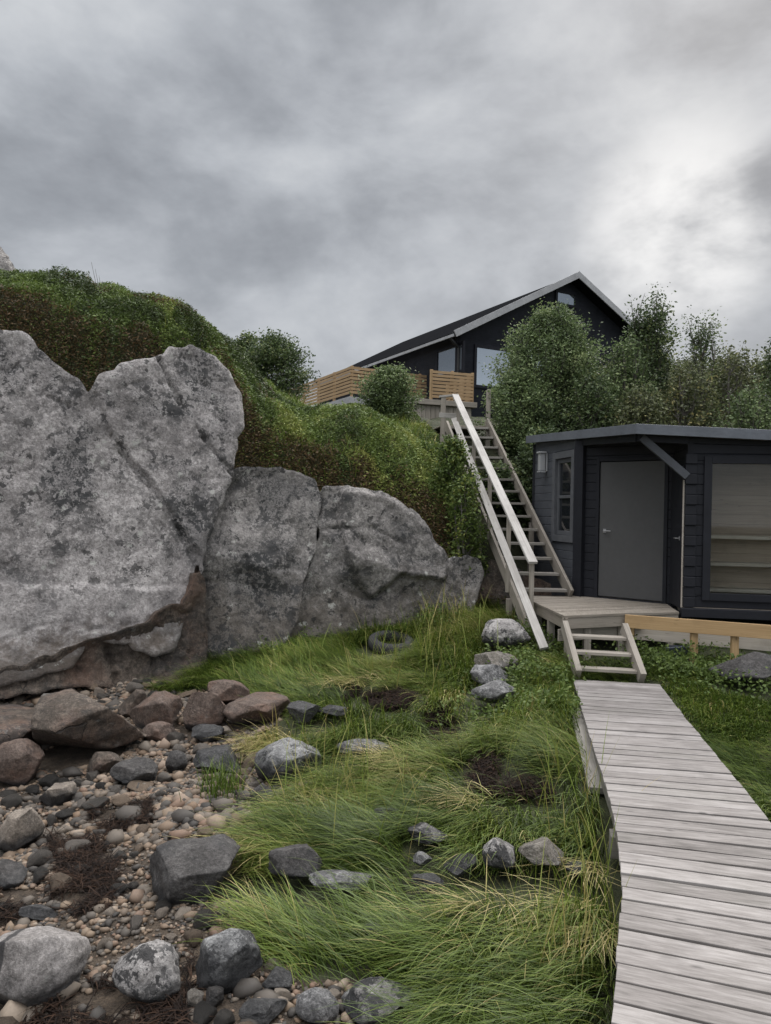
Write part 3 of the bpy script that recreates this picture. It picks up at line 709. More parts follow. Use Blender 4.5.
kinds = [('cob_grey', 'mid grey rounded cobble lying loose on the shingle beach', 'grey beach cobbles', .34), ('cob_dark', 'wet black rounded cobble lying loose on the shingle beach', 'black beach cobbles', .26),
         ('cob_pale', 'pale whitish rounded cobble lying loose on the shingle beach', 'pale beach cobbles', .22), ('cob_tan', 'tan rounded cobble lying loose on the shingle beach', 'tan beach cobbles', .18)]
cob_src = {}
for kname, lab, grp, _ in kinds:
    for q in range(4):
        v, f = boulder_mesh(500 + q * 7 + len(cob_src), 3, 9, .08, .6)
        me = bpy.data.meshes.new('cobble'); me.from_pydata([tuple(p) for p in v], [], [tuple(int(i) for i in t) for t in f]); me.update()
        me.polygons.foreach_set('use_smooth', np.ones(len(me.polygons), dtype=bool)); me.materials.append(M[kname]); cob_src[kname, q] = me
x, y = beach_pts(4500, 11); cpx, _ = project(np.stack([x, y, gz(x, y)], -1)); ok = ~in_boulder(x, y, 1.05) & (cpx > -25); x, y = x[ok], y[ok]; cnt = 0; placed = []
for i in range(len(x)):
    if cnt >= 298: break
    rad = random.choice((.045, .05, .055, .06, .065, .075, .09, .11)) * (1.15 if y[i] > 7 else .9)
    if any((x[i] - a) ** 2 + (y[i] - b) ** 2 < (rad + c) ** 2 * .8 for a, b, c in placed): continue
    if weedy(x[i:i+1], y[i:i+1])[0] and random.random() < .8: continue
    placed.append((x[i], y[i], rad)); u = random.random(); k = 0
    while k < 3 and u > kinds[k][3]: u -= kinds[k][3]; k += 1
    o = bpy.data.objects.new('cobble', cob_src[kinds[k][0], random.randrange(4)]); C.objects.link(o)
    o.scale = (rad * random.uniform(.9, 1.35), rad * random.uniform(.8, 1.15), rad * random.uniform(.55, .85))
    o.rotation_euler = (random.uniform(-.3, .3), random.uniform(-.3, .3), random.uniform(0, 6.28))
    o.location = (x[i], y[i], gz(x[i], y[i])[0] + o.scale[2] * .45)
    tag(o, kinds[k][1], 'cobble', kinds[k][2]); cnt += 1

# fine shingle
def scatter_pebbles(nn, r0, r1, seed, name):
    r = np.random.default_rng(seed); x, y = beach_pts(nn, seed); ok = ~in_boulder(x, y, .72) & (~weedy(x, y) | (r.random(len(x)) < .12)) & (r.random(len(x)) < .9 + .8 * fbm(xy0(x * 1.4, y * 1.4), 2, 33)); x, y = x[ok][:nn], y[ok][:nn]; N = len(x)
    bv, bf = [], []
    for q in range(6):
        v, f = boulder_mesh(900 + q, 1, 8, .10, .6); bv.append(v); bf.append(f)
    rad = (r0 + (r1 - r0) * r.random(N) ** 1.5) * (1 + .5 * vnoise(xy0(x * 1.1 + 5, y * 1.1), 35)) * (1 + .8 * (r.random(N) < .12)); pick = r.integers(0, 6, N); a = r.uniform(0, 6.28, N)
    S = np.stack([rad * r.uniform(.9, 1.4, N), rad * r.uniform(.8, 1.1, N), rad * r.uniform(.5, .9, N)], -1)
    V = np.array(bv)[pick] * S[:, None, :]
    ca, sa = np.cos(a)[:, None], np.sin(a)[:, None]
    V = np.stack([V[..., 0] * ca - V[..., 1] * sa, V[..., 0] * sa + V[..., 1] * ca, V[..., 2]], -1)
    V += np.stack([x, y, gz(x, y) + S[:, 2] * .55], -1)[:, None, :]
    nvv = V.shape[1]; Fc = (np.array(bf)[pick] + (np.arange(N) * nvv)[:, None, None]).reshape(-1, 3)
    tint = np.repeat(np.clip(r.random(N), 0, 1), nvv)
    return link_mesh(name, V.reshape(-1, 3), Fc, M['shingle'], smooth=True, attrs={'tint': ('FLOAT', tint)})
m, n, bs = new_mat('shingle_stones')
f = attr(n, 'tint', 'Fac'); tcn = n.n('ShaderNodeTexCoord')
c = n.ramp(f, [(0, (0.0198, 0.0165, 0.0133)), (.18, (0.0495, 0.0407, 0.0325)), (.35, (0.0989, 0.0807, 0.0629)), (.5, (0.1533, 0.1214, 0.0902)), (.63, (0.1780, 0.1127, 0.0651)), (.77, (0.2176, 0.1604, 0.1072)), (.9, (0.1780, 0.1040, 0.0651)), (1, (0.3363, 0.2731, 0.2071))])
c = n.mix(n.math('MULTIPLY', n.noise(tcn.outputs['Object'], 70, 3), .5), c, (0.06, 0.058, 0.055))
n.l(c, bs.inputs['Base Color']); bs.inputs['Roughness'].default_value = .75; M['shingle'] = m
o = scatter_pebbles(46000, .009, .026, 31, 'shingle'); tag(o, 'fine mixed shingle of small pebbles covering the beach', 'shingle', kind='stuff')
o = scatter_pebbles(3600, .024, .05, 32, 'rubble'); tag(o, 'mixed grey and tan rubble of fist-sized stones strewn over the shingle', 'rubble', kind='stuff')

# ------------------------------------------------------------------ boardwalk
LEFT = [(2.25, 8.98), (2.22, 8.83), (1.95, 7.4), (1.72, 6.1), (1.55, 5.14), (1.42, 4.55), (1.26, 3.92), (.87, 2.8), (.25, 1.3), (-.35, 0), (-1.2, -2), (-2, -4)]
LEFT = np.array(LEFT[1:]); WID = .955
arc = np.concatenate([[0], np.cumsum(np.linalg.norm(np.diff(LEFT, axis=0), axis=1))])
def bw(s):
    x, y = np.interp(s, arc, LEFT[:, 0]), np.interp(s, arc, LEFT[:, 1])
    s0, s1 = max(s - .55, 0), min(s + .55, arc[-1])
    d = np.array([np.interp(s1, arc, LEFT[:, 0]) - np.interp(s0, arc, LEFT[:, 0]), np.interp(s1, arc, LEFT[:, 1]) - np.interp(s0, arc, LEFT[:, 1])]); d /= np.linalg.norm(d)
    return np.array([x, y]), d, np.array([-d[1], d[0]])   # going toward the viewer; walker's right is to the photo's left
bwk = thing('boardwalk', 'grey weathered plank boardwalk leading from the foreground to the short steps', 'boardwalk', (*LEFT[0], 0))
pl = MB(); s = .06; BWPOLY_L, BWPOLY_R = [], []
while s < arc[-1] - .2:
    p, d, nn = bw(s); jl, jr = random.uniform(-.004, .004), random.uniform(-.004, .004)
    q = p + nn * WID if nn[0] > 0 else p - nn * WID
    BWPOLY_L.append(tuple(p)); BWPOLY_R.append(tuple(q))
    z = -.0145 + random.uniform(-.003, .003); side = (q - p) / WID
    p = p - side * jl; q = q + side * jr; yaw = random.uniform(-.006, .006)
    a, b = p + d * yaw, q - d * yaw
    dir2 = (b - a) / np.linalg.norm(b - a)
    pl.board((*a, z), (*b, z + random.uniform(-.003, .003)), 0.1265 + random.uniform(-.005, .003), .028)
    s += .1405
pl.build('planking', M['grey_wood'], bwk, .003)
for off in (.05, WID - .05):
    mb = MB()
    for i in range(len(LEFT) - 1):
        (p0, d0, n0), (p1, d1, n1) = bw(arc[i] + .01), bw(arc[i + 1] - .01)
        sg = 1 if n0[0] > 0 else -1
        a, b = p0 + sg * n0 * off, p1 + sg * n1 * off
        mb.board((*a, -.03 - .075), (*b, -.03 - .075), .048, .148)
    mb.build('edge_beam', M['old_board'], bwk)
s = .5
while s < 9:
    p, d, nn = bw(s); sg = 1 if nn[0] > 0 else -1
    a, b = p + sg * nn * .0, p + sg * nn * WID
    mb = MB(); mb.board((*a, -.26), (*b, -.26), .14, .14); mb.build('bearer', M['old_board'], bwk); s += 1.7
BWPOLY = BWPOLY_L + BWPOLY_R[::-1]

ob = thing('loose_board', 'old grey board lying in the grass along the left edge of the boardwalk', 'board', ground(583, 740))
a, b = ground(579, 716), ground(601, 800); mb = MB(); mb.board((a[0], a[1], a[2] + .05), (b[0], b[1], b[2] + .06), .19, .05); ob2 = mb.build('plank', M['tread_wood'], ob)

# ------------------------------------------------------------------ cabin
ZD = .64
LF, LN, DR, FL = np.array([2.72, 13.95]), np.array([3.06, 12.05]), np.array([4.2, 11.1]), np.array([4.07, 10.27])
bdir = np.array([.987, -.155]); bdir /= np.linalg.norm(bdir); adir = np.array([-.19, .98])
FR = FL + bdir * 3.6; BRR = FR + np.array([.62, 3.2]); BL = np.array([3.0, 14.05])
RCn = np.array([3.35, 10.2])
def roofz(x, y): return 3.15 - .0379 * (x - 3.35) + .0488 * (y - 10.2)
cab = thing('cabin', 'low black log cabin with grey corner door and flat roof, right of the staircase', 'cabin', (4.2, 11.6, ZD))
def log_wall(p0, p1, z0, holes=(), thick=.07, course=.138, out=1, top=None, name='wall', mat=None):
    p0, p1 = np.array(p0), np.array(p1); L = np.linalg.norm(p1 - p0); d = (p1 - p0) / L; nn = np.array([d[1], -d[0]]) * out
    mb = MB(); z = z0
    while z < 3.4:
        zt = z + course; segs = [(0, L)]
        zsplit = sorted({z, zt} | {h for ho in holes for h in ho[2:] if z < h < zt})
        for za, zb in zip(zsplit, zsplit[1:]):
            segs = [(0, L)]
            for (s0, s1, h0, h1) in holes:
                if za >= h0 - 1e-6 and zb <= h1 + 1e-6:
                    ns = []
                    for a, b in segs:
                        if s1 <= a or s0 >= b: ns.append((a, b)); continue
                        if s0 > a: ns.append((a, s0))
                        if s1 < b: ns.append((s1, b))
                    segs = ns
            for a, b in segs:
                base = len(mb.v); sd = random.random() * 40
                for s in (a, b):
                    q = p0 + d * s; lim = roofz(*q) - .13
                    # cross-section: chamfered outer face
                    for o_, zz in ((-thick, za), (-.008, za), (0, za + .008), (0, zb - .008), (-.008, zb - .001), (-thick, zb - .001)):
                        r = q + nn * o_; mb.v.append(Vector((r[0], r[1], min(zz, lim)))); mb.g.append((s + sd, zz, sd))
                for i in range(6):
                    j = (i + 1) % 6; fc = (base + i, base + j, base + 6 + j, base + 6 + i)
                    mb.f.append(fc if out > 0 else fc[::-1])
                e = tuple(base + i for i in range(6)); e2 = tuple(base + 6 + i for i in range(6))
                mb.f.append(e[::-1]); mb.f.append(e2)
        z = zt
        if z > max(roofz(*p0), roofz(*p1)) - .13: break
    return mb.build(name, mat or M['black_paint'], cab, 0)
def wall_pt(p0, p1, s, z, out, o=0):
    p0, p1 = np.array(p0), np.array(p1); d = (p1 - p0) / np.linalg.norm(p1 - p0); nn = np.array([d[1], -d[0]]) * out
    q = p0 + d * s + nn * o
    return (q[0], q[1], z)
def frame(p0, p1, s0, s1, z0, z1, wd, dep, out, proud, name, mat, parent, sill=False, bars=()):
    mb = MB(); mid = proud - dep / 2
    d = (np.array(p1) - np.array(p0)); d /= np.linalg.norm(d); nn = Vector((d[1] * out, -d[0] * out, 0))
    P = lambda s, z: wall_pt(p0, p1, s, z, out, mid)
    mb.board(P(s0 + wd / 2, z0), P(s0 + wd / 2, z1), wd, dep, nn); mb.board(P(s1 - wd / 2, z0), P(s1 - wd / 2, z1), wd, dep, nn)
    mb.board(P(s0 + wd + .001, z1 - wd / 2), P(s1 - wd - .001, z1 - wd / 2), wd, dep - .004, nn); mb.board(P(s0 + wd + .001, z0 + wd / 2), P(s1 - wd - .001, z0 + wd / 2), wd, dep - .004, nn)
    for (t, w_) in bars: mb.board(P(s0 + wd + .001, z0 + t * (z1 - z0)), P(s1 - wd - .001, z0 + t * (z1 - z0)), w_, dep - .01, nn)
    return mb.build(name, mat, parent)
def pane(p0, p1, s0, s1, z0, z1, out, o, mat, parent):
    mb = MB(); d = (np.array(p1) - np.array(p0)); d /= np.linalg.norm(d); nn = Vector((d[1] * out, -d[0] * out, 0))
    mb.board(wall_pt(p0, p1, (s0 + s1) / 2, z0, out, o), wall_pt(p0, p1, (s0 + s1) / 2, z1, out, o), s1 - s0, .012, nn)
    return mb.build('pane', mat, parent, 0)
LL = np.linalg.norm(LN - LF); w0, w1 = LL - 1.02, LL - .14
log_wall(LF, LN, .5, [(w0 + .09, w1 - .09, 1.56, 2.88)], mat=M['grey_paint'])
wf = frame(LF, LN, w0, w1, 1.47, 2.97, .11, .05, 1, .035, 'window', M['frame_paint'], cab)
ws = frame(LF, LN, w0 + .112, w1 - .112, 1.583, 2.857, .07, .05, 1, -.012, 'sash', M['frame_paint'], wf, bars=[(.5, .05)])
ws['label'] = 'narrow grey sash of the side window'
pane(LF, LN, w0 + .12, w1 - .12, 1.6, 2.84, 1, -.045, M['glass'], wf)
# left corner post, door wall, door
mb = MB(); mb.board((*(LN + np.array([.03, -.02])), .5), (*(LN + np.array([.03, -.02])), roofz(*LN) - .16), .16, .16, (.64, -.77, 0)); mb.build('corner_post', M['black_paint'], cab); mb = MB(); mb.board((*(LF + np.array([.02, .02])), .5), (*(LF + np.array([.02, .02])), roofz(*LF) - .16), .1, .1, (.2, .97, 0)); mb.build('corner_post', M['black_paint'], cab)
log_wall(LN, DR, .5, [(.30, 1.40, .5, 2.79)])
frame(LN, DR, .29, 1.41, 0.60, 2.81, .055, .09, 1, .02, 'door_frame', M['black_paint'], cab)
mb = MB(); dd = (DR - LN) / np.linalg.norm(DR - LN); dn = Vector((dd[1], -dd[0], 0))
mb.board(wall_pt(LN, DR, .85, ZD + .03, 1, -.03), wall_pt(LN, DR, .85, 2.745, 1, -.03), 1.0, .045, dn); dr = mb.build('door', M['door_paint'], cab)
dr['label'] = 'flat grey door in the cut corner'
def lever(pos, along, outv, parent):
    mb = MB(); p = Vector(pos); a = Vector(along).normalized(); o_ = Vector(outv).normalized()
    mb.board(p - Vector((0, 0, .03)), p + Vector((0, 0, .03)), .05, .010, o_); mb.board(p, p + o_ * .05, .018, .018); mb.board(p + o_ * .05, p + o_ * .05 + a * .12, .018, .018)
    return mb.build('handle', M['steel'], parent)
lever(wall_pt(LN, DR, .44, 1.68, 1, 0), (dd[0], dd[1], 0), dn, dr)
# return wall with the second door
log_wall(DR, FL, .5)
rd = (FL - DR) / np.linalg.norm(FL - DR); rn = np.array([rd[1], -rd[0]])
mb = MB(); mb.board(wall_pt(DR, FL, .42, ZD + .03, 1, .025), wall_pt(DR, FL, .42, 2.62, 1, .025), .68, .045, (rn[0], rn[1], 0)); d2 = mb.build('door', M['black_paint'], cab); d2['label'] = 'narrow black side door in the recess'
lever(wall_pt(DR, FL, .66, 1.62, 1, .05), (-rd[0], -rd[1], 0), (rn[0], rn[1], 0), d2)
mb = MB(); mb.board(wall_pt(DR, FL, .80, ZD + .03, 1, .03), wall_pt(DR, FL, .80, 2.42, 1, .03), .035, .03, (rn[0], rn[1], 0)); mb.build('door_trim', M['pale_board'], cab)
# front wall with the big window
gw0, gw1, gz0, gz1 = .31, 2.75, .90, 2.64
log_wall(FL, FR, .70, [(gw0 - .04, gw1 + .04, gz0 - .04, gz1 + .04)])
wf2 = frame(FL, FR, gw0 - .10, gw1 + .10, gz0 - .10, gz1 + .10, .10, .05, 1, .035, 'window', M['black_paint'], cab)
pane(FL, FR, gw0 - .01, gw1 + .01, gz0 - .01, gz1 + .01, 1, -.02, M['clear'], wf2)
mb = MB()
for k in range(15):
    zz = .70 + k * .138; L_ = .0 if k % 2 else .02
    mb.board(wall_pt(FL, FR, -.03, zz + .068, 1, -.01 + L_ / 2), wall_pt(FL, FR, .12, zz + .068, 1, -.01 + L_ / 2), .07 + L_, .135, (0, 0, 1))
mb.build('log_corner', M['black_paint'], cab, .008)
log_wall(FR, BRR, .5); log_wall(BRR, BL, .5); log_wall(BL, LF, .5)
mb = MB(); mb.prism([tuple(p) for p in (FL + rn * .02 + bdir * -.02, FR, BRR, BL, LF + (0.1, 0), LN + (.12, .02), DR + (.05, .05))], .62, .70); mb.build('floor', M['deck_wood'], cab, 0)
mb = MB(); mb.board((*(FL + bdir * -.06 + np.array([-.02, -.06])), .635), (*(FR + np.array([-.02, -.06])), .635), .12, .115); mb.build('plinth', M['black_paint'], cab)
# inside: back partition with shelves
inn = np.array([.155, .987]); q0, q1 = FL + bdir * .12 + inn * .85, FL + bdir * 3.4 + inn * .85
mb = MB(); k = 0; z = .71
while z < 2.95: mb.board((*q0, z + .07), (*q1, z + .07), .02, .139); z += .14
mb.build('partition', M['inner_board'], cab, .003)
for py in (535, 562, 588):
    zz = 1.87 + (512 - py + 7) / 760 * 10.75; mb = MB(); a, b = q0 - inn * .16, q1 - inn * .16
    mb.board((*a, zz), (*b, zz), .29, .05); mb.build('shelf', M['pale_board'], cab)
# roof
RP = [tuple(p) for p in (RCn, RCn + bdir * 5.2, RCn + bdir * 5.2 + np.array([.55, 3.4]), RCn + adir * 3.95 + np.array([1.0, .25]), RCn + adir * 3.95)]
mb = MB(); mb.prism(RP, lambda x, y: roofz(x, y) - .115, lambda x, y: roofz(x, y) - .02); rf = mb.build('roof', M['pale_board'], cab, 0)
cen = np.mean(RP, 0); RP2 = [tuple(cen + (np.array(p) - cen) * 1.012) for p in RP]
mb = MB(); mb.prism(RP2, lambda x, y: roofz(x, y) - .018, lambda x, y: roofz(x, y)); mb.build('roof_felt', M['roof_felt'], rf, 0)
mb = MB()
for a, b in ((RP[4], RP[0]), (RP[0], RP[1])):
    a, b = np.array(a), np.array(b); d = (b - a) / np.linalg.norm(b - a); nn = np.array([d[1], -d[0]]) * .016
    a2, b2 = a + nn - d * .0, b + nn + d * (.03 if b is not None else 0)
    mb.board((*a2, roofz(*a2) - .068), (*b2, roofz(*b2) - .068), .03, .135)
mb.build('fascia', M['fascia_paint'], rf, .004)
mb = MB(); mb.board((3.47, 10.36, roofz(3.4, 10.4) - .17), (4.06, 10.25, 2.46), .07, .10); mb.build('brace', M['grey_paint'], cab)
mb = MB(); mb.board((3.42, 10.38, roofz(3.4, 10.4) - .175), (*(LN + np.array([.0, .1])), roofz(*LN) - .175), .07, .11); mb.board((3.42, 10.385, roofz(3.4, 10.4) - .172), (*(FL + np.array([.0, .0])), roofz(*FL) - .172), .07, .11); mb.build('beam', M['black_paint'], cab)
# lamp on the side wall
lp = wall_pt(LF, LN, .56, 2.84, 1, .0); la = (LN - LF) / LL; ln = Vector((la[1], -la[0], 0))
mb = MB(); P0 = Vector(lp); mb.board(P0 + Vector((0, 0, -.16)) + ln * .012, P0 + Vector((0, 0, .16)) + ln * .012, .12, .02, ln); mb.board(P0 + ln * .02 + Vector((0, 0, .17)), P0 + ln * .16 + Vector((0, 0, .17)), .15, .03); mb.board(P0 + ln * .09 + Vector((0, 0, -.15)), P0 + ln * .09 + Vector((0, 0, .15)), .10, .10, ln)
mb.board(P0 + ln * .03 + Vector((0, 0, -.17)), P0 + ln * .15 + Vector((0, 0, -.17)), .12, .025); lam = mb.build('wall_lantern', M['lantern'], cab)
lam['label'] = 'small silver lantern high on the side wall'

# ------------------------------------------------------------------ entrance deck and short steps
DK = [(2.27, 9.53), (3.15, 9.92), (3.95, 10.16), (4.10, 10.9), (4.15, 11.1), (3.1, 12.0), (2.96, 12.1), (2.13, 11.95), (2.19, 10.9)]
dk = thing('deck', 'grey plank landing deck in front of the cabin corner door', 'deck', (2.9, 10.8, ZD))
mb = MB(); fe = np.array([.93, .40]); fe /= np.linalg.norm(fe); fn = np.array([-fe[1], fe[0]])
c = min(np.dot(p, fn) for p in DK)
while c < max(np.dot(p, fn) for p in DK):
    q = clip_half(clip_half(DK, fn[0], fn[1], c), -fn[0], -fn[1], -(c + .115))
    if len(q) >= 3: mb.prism(q, ZD - .028, ZD + random.uniform(-.003, .001))
    c += .121
mb.build('planking', M['deck_wood'], dk, 0)
mb = MB()
for a, b in ((DK[0], DK[1]), (DK[8], DK[0]), (DK[1], DK[2]), (DK[7], DK[8])):
    a, b = np.array(a), np.array(b); d = (b - a) / np.linalg.norm(b - a); i = np.array([-d[1], d[0]]) * .03
    mb.board((*(a + i), ZD - .10), (*(b + i), ZD - .10), .04, .14)
mb.build('rim_joist', M['deck_wood'], dk)
for (x, y) in ((2.33, 9.65), (2.25, 10.3), (3.1, 9.99), (2.22, 11.0), (3.85, 10.25), (2.6, 9.78)):
    z0 = gz(x, y)[0] - .1; mb = MB(); mb.board((x + .03, y + .03, z0), (x + .03, y + .03, ZD - .171), .09, .09, (0, 1, 0)); mb.build('post', M['stair_wood'], dk)
mb = MB(); a, b = np.array(DK[0]) + fn * .12, np.array(DK[1]) + fn * .12; mb.board((*a, ZD - .26), (*b, ZD - .26), .03, .15); mb.build('skirt_board', M['stair_wood'], dk)

st = thing('short_steps', 'short three-tread wooden steps from the boardwalk up to the deck', 'steps', (2.66, 8.9, 0))
sdir = np.array([.985, -.17]); up_d = np.array([-.02, 1.0])
L0 = np.array([2.28, 8.90])
for k, off in enumerate((0, .72)):
    a = L0 + sdir * off; b = a + up_d * .62
    mb = MB(); mb.board((a[0] - .012 * 0, a[1] - .05, .045), (*b, .53), .07, .15); mb.build('stringer', M['stair_wood'], st)
for k in range(3):
    c0 = L0 + up_d * (.10 + .19 * k); z = .095 + .16 * k; mb = MB(); mb.board((*(c0 + sdir * .022), z), (*(c0 + sdir * .698), z), .17, .036); mb.build('tread', M['stair_wood'], st)

# new timber frame right of the steps
tf = thing('timber_frame', 'new yellow timber joist frame on short posts in front of the cabin', 'timber frame', (4.4, 9.4, .1))
T0, T1 = np.array([3.14, 9.88]), np.array([6.4, 8.5]); td = (T1 - T0) / np.linalg.norm(T1 - T0); tn = np.array([td[1], -td[0]])
mb = MB(); mb.board((*T0, .545), (*T1, .525), .045, .17); mb.build('beam', M['new_wood'], tf)
for px in (630, 694, 735, 800):
    r = ray(px, 630); # where the sight line meets the beam line
    t = (T0[0] * r[1] - T0[1] * r[0]) / (td[1] * r[0] - td[0] * r[1]); q = T0 + td * t - tn * .055
    mb = MB(); mb.board((*q, gz(*q)[0] - .08), (*q, .53 if px > 640 else .46), .085, .06, (0, 1, 0)); mb.build('post', M['new_wood'], tf)
mb = MB(); a, b = T0 - tn * .28 + td * .1, T1 - tn * .28; mb.board((*a, .36), (*b, .33), .03, .17); mb.build('skirt_board', M['pale_board'], tf)
# things under the frame
tb = atz(681, 658, .1); mb = MB()
t_ = thing('plastic_tub', 'blue-grey plastic lid or tub leaning under the new timber frame', 'tub', (tb[0], tb[1] + .1, .06))
mb.board((tb[0] - .16, tb[1] + .1, .12), (tb[0] + .18, tb[1] + .05, .16), .03, .20, (.0, -.25, 1)); mb.build('lid', M['tub'], t_, .01)
mb = MB(); mb.board((tb[0] - .13, tb[1] + .20, .14), (tb[0] + .15, tb[1] + .15, .15), .16, .14, (0, -.2, 1)); mb.build('tub_body', M['tub'], t_, .02)

# ------------------------------------------------------------------ long outdoor staircase
SL = np.array([-.177, .984])
def XR(y): return 2.93 - .177 * (y - 11.8)
def XL(y): return XR(y) - .88
def ZS(y): return .64 + .725 * (y - 11.8)
sc_ = thing('outdoor_staircase', 'long weathered wooden staircase with left handrail climbing to the house', 'staircase', (2.5, 11.8, .6))
mb = MB(); mb.board((XL(10.98), 10.98, ZS(10.98) - .06), (XL(16.25), 16.25, ZS(16.25) - .06), .048, .20); mb.build('stringer', M['stair_wood'], sc_)
mb = MB(); mb.board((XR(11.86), 11.86, ZS(11.86) - .02), (XR(16.3), 16.3, ZS(16.3) - .02), .05, .20); mb.build('stringer', M['stair_wood'], sc_)
for k in range(14):
    y = 12.0 + k * .318; z = ZS(y) - .06; mb = MB(); mb.board((XL(y) + .026, y, z), (XR(y) - .027, y, z), .25, .042); mb.build('tread', M['tread_wood'], sc_)
mb = MB(); mb.board((2.11, 10.8, 1.22), (1.385, 15.66, 4.355), .135, .04); mb.build('handrail', M['rail_wood'], sc_)
mb = MB(); mb.board((2.105, 9.9, .16), (1.365, 15.62, 3.86), .115, .04, (-.25, -.2, 1)); mb.build('mid_rail', M['rail_wood'], sc_)
for y, zb in ((10.95, None), (12.05, -.15), (13.15, -.15), (14.25, -.15), (15.5, -.15)):
    x = 2.11 - .149 * (y - 10.8) + .035; zt = 1.22 + .645 * (y - 10.8) - .03
    z0 = gz(x, y)[0] - .1 if zb is None else ZS(y) + zb; mb = MB(); mb.board((x, y, z0), (x, y, zt), .09, .06, (1, 0, 0)); mb.build('post', M['stair_wood'], sc_)
for x, y in ((XL(11.95) - .05, 11.95), (XL(13.6) - .05, 13.6), (XR(13.6), 13.6), (XL(11.5) - .02, 11.5)):
    mb = MB(); z0 = gz(x, y)[0] - .15; z1 = ZS(y) - .17
    if z1 > z0 + .1: mb.board((x, y, z0), (x, y, z1), .09, .09, (0, 1, 0)); mb.build('support_post', M['stair_wood'], sc_)
mb = MB()
yy = 16.36
while yy < 17.4: mb.board((XL(yy) - .1, yy, 3.79), (XR(yy) + .05, yy, 3.79), .11, .03); yy += .117
mb.build('landing', M['deck_wood'], sc_)
mb = MB(); p = at(488, 420, 16.4); mb.board((p[0], p[1], p[2] - .6), (p[0], p[1], at(488, 390, 16.4)[2]), .09, .09, (0, 1, 0)); mb.build('post', M['stair_wood'], sc_)
mb = MB(); p = at(442, 470, 15.7); mb.board((p[0], p[1], gz(p[0], p[1])[0] - .2), (p[0], p[1], at(442, 397, 15.7)[2]), .10, .10, (0, 1, 0)); mb.build('post', M['stair_wood'], sc_)
a, b = at(439, 397, 15.7), at(458, 395, 15.7); mb = MB(); mb.board(a, b, .12, .04); mb.build('top_rail', M['rail_wood'], sc_); mb = MB(); a, b = at(439, 415, 15.66), at(456, 416, 15.66); mb.board(a, b, .03, .10); mb.build('top_rail', M['rail_wood'], sc_)

# ------------------------------------------------------------------ house
Hg, Hs = np.array([.883, .469]), np.array([-.469, .883])
HC = np.array([2.07, 24.0]); HW = 5.05; EZ, AZ = 7.66, 10.36; HL = 12.5
hs = thing('house', 'black gabled wooden house with pale bargeboards on top of the hill', 'house', (HC[0] + 4, HC[1] + 6, 5))
def hp(a, b, z): q = HC + Hg * a + Hs * b; return Vector((q[0], q[1], z))
GI, SI = .5, .45       # gable and side overhang
slope = (AZ - EZ) / HW
def hroof(a): return EZ + slope * (a if a < HW else 2 * HW - a)
m, n, bs = new_mat('house_boards'); tcn = n.n('ShaderNodeTexCoord'); sp = n.n('ShaderNodeSeparateXYZ'); n.l(tcn.outputs['Object'], sp.inputs[0])
fr = n.math('FRACT', n.math('MULTIPLY', sp.outputs[2], 7.2)); nb = n.noise(tcn.outputs['Object'], 2.5, 5)
n.l(n.ramp(nb, [(.3, (.010, .0115, .017)), (.7, (.019, .021, .029))]), bs.inputs['Base Color']); bs.inputs['Roughness'].default_value = .65; bs.inputs['Specular IOR Level'].default_value = 0.2; bump(n, bs, fr, .9, .03)
M['house_boards'] = m
v = []; faces = []
base_z = 4.4
prof = [(SI, base_z), (2 * HW - SI, base_z), (2 * HW - SI, hroof(SI) - .12), (HW, AZ - .12), (SI, hroof(SI) - .12)]
for b_ in (GI, HL - GI):
    for a_, z_ in prof: v.append(hp(a_, b_, z_))
faces = [(0, 1, 2, 3, 4), (9, 8, 7, 6, 5), (0, 5, 6, 1), (1, 6, 7, 2), (2, 7, 8, 3), (3, 8, 9, 4), (4, 9, 5, 0)]
o = link_mesh('wall', v, faces, M['house_boards'], attrs={'grain': ('FLOAT_VECTOR', np.array(v))}); o.parent = hs; o.matrix_parent_inverse = Matrix.Translation(-hs.location)
for s0, s1 in ((0, HW), (2 * HW, HW)):
    mb = MB(); vv = []
    for b_ in (0, HL):
        for a_ in (s0, s1):
            vv.append(hp(a_, b_, hroof(a_) - .10)); vv.append(hp(a_, b_, hroof(a_)))
    mb.v = vv; mb.g = [tuple(q) for q in vv]; mb.f = [(0, 1, 3, 2), (4, 6, 7, 5), (0, 2, 6, 4), (1, 5, 7, 3), (0, 4, 5, 1), (2, 3, 7, 6)]
    rfh = mb.build('roof', M['roof_felt'], hs, 0)
    mb = MB(); e_ = .06 if s0 == 0 else -.06; ob_ = -.02 if s0 == 0 else -.023; mb.board(hp(s0, ob_, hroof(s0) - .05), hp(s1 + e_, ob_, hroof(s1) - .05 + .06 * slope), .04, .21, (0, 0, 1)); mb.build('bargeboard', M['barge_paint'], rfh)
    mb = MB(); aa = s0 - .02 if s0 == 0 else s0 + .02; mb.board(hp(aa, 0.02, hroof(s0) - .09), hp(aa, HL, hroof(s0) - .09), .04, .09); mb.build('gutter', M['barge_paint'], rfh)
mb = MB()
for k in range(7):
    b_ = .3 + k * .9; mb.board(hp(.05, b_, EZ - .06), hp(1.3, b_, hroof(1.3) - .13), .10, .12)
mb.build('rafter', M['black_paint'], hs)
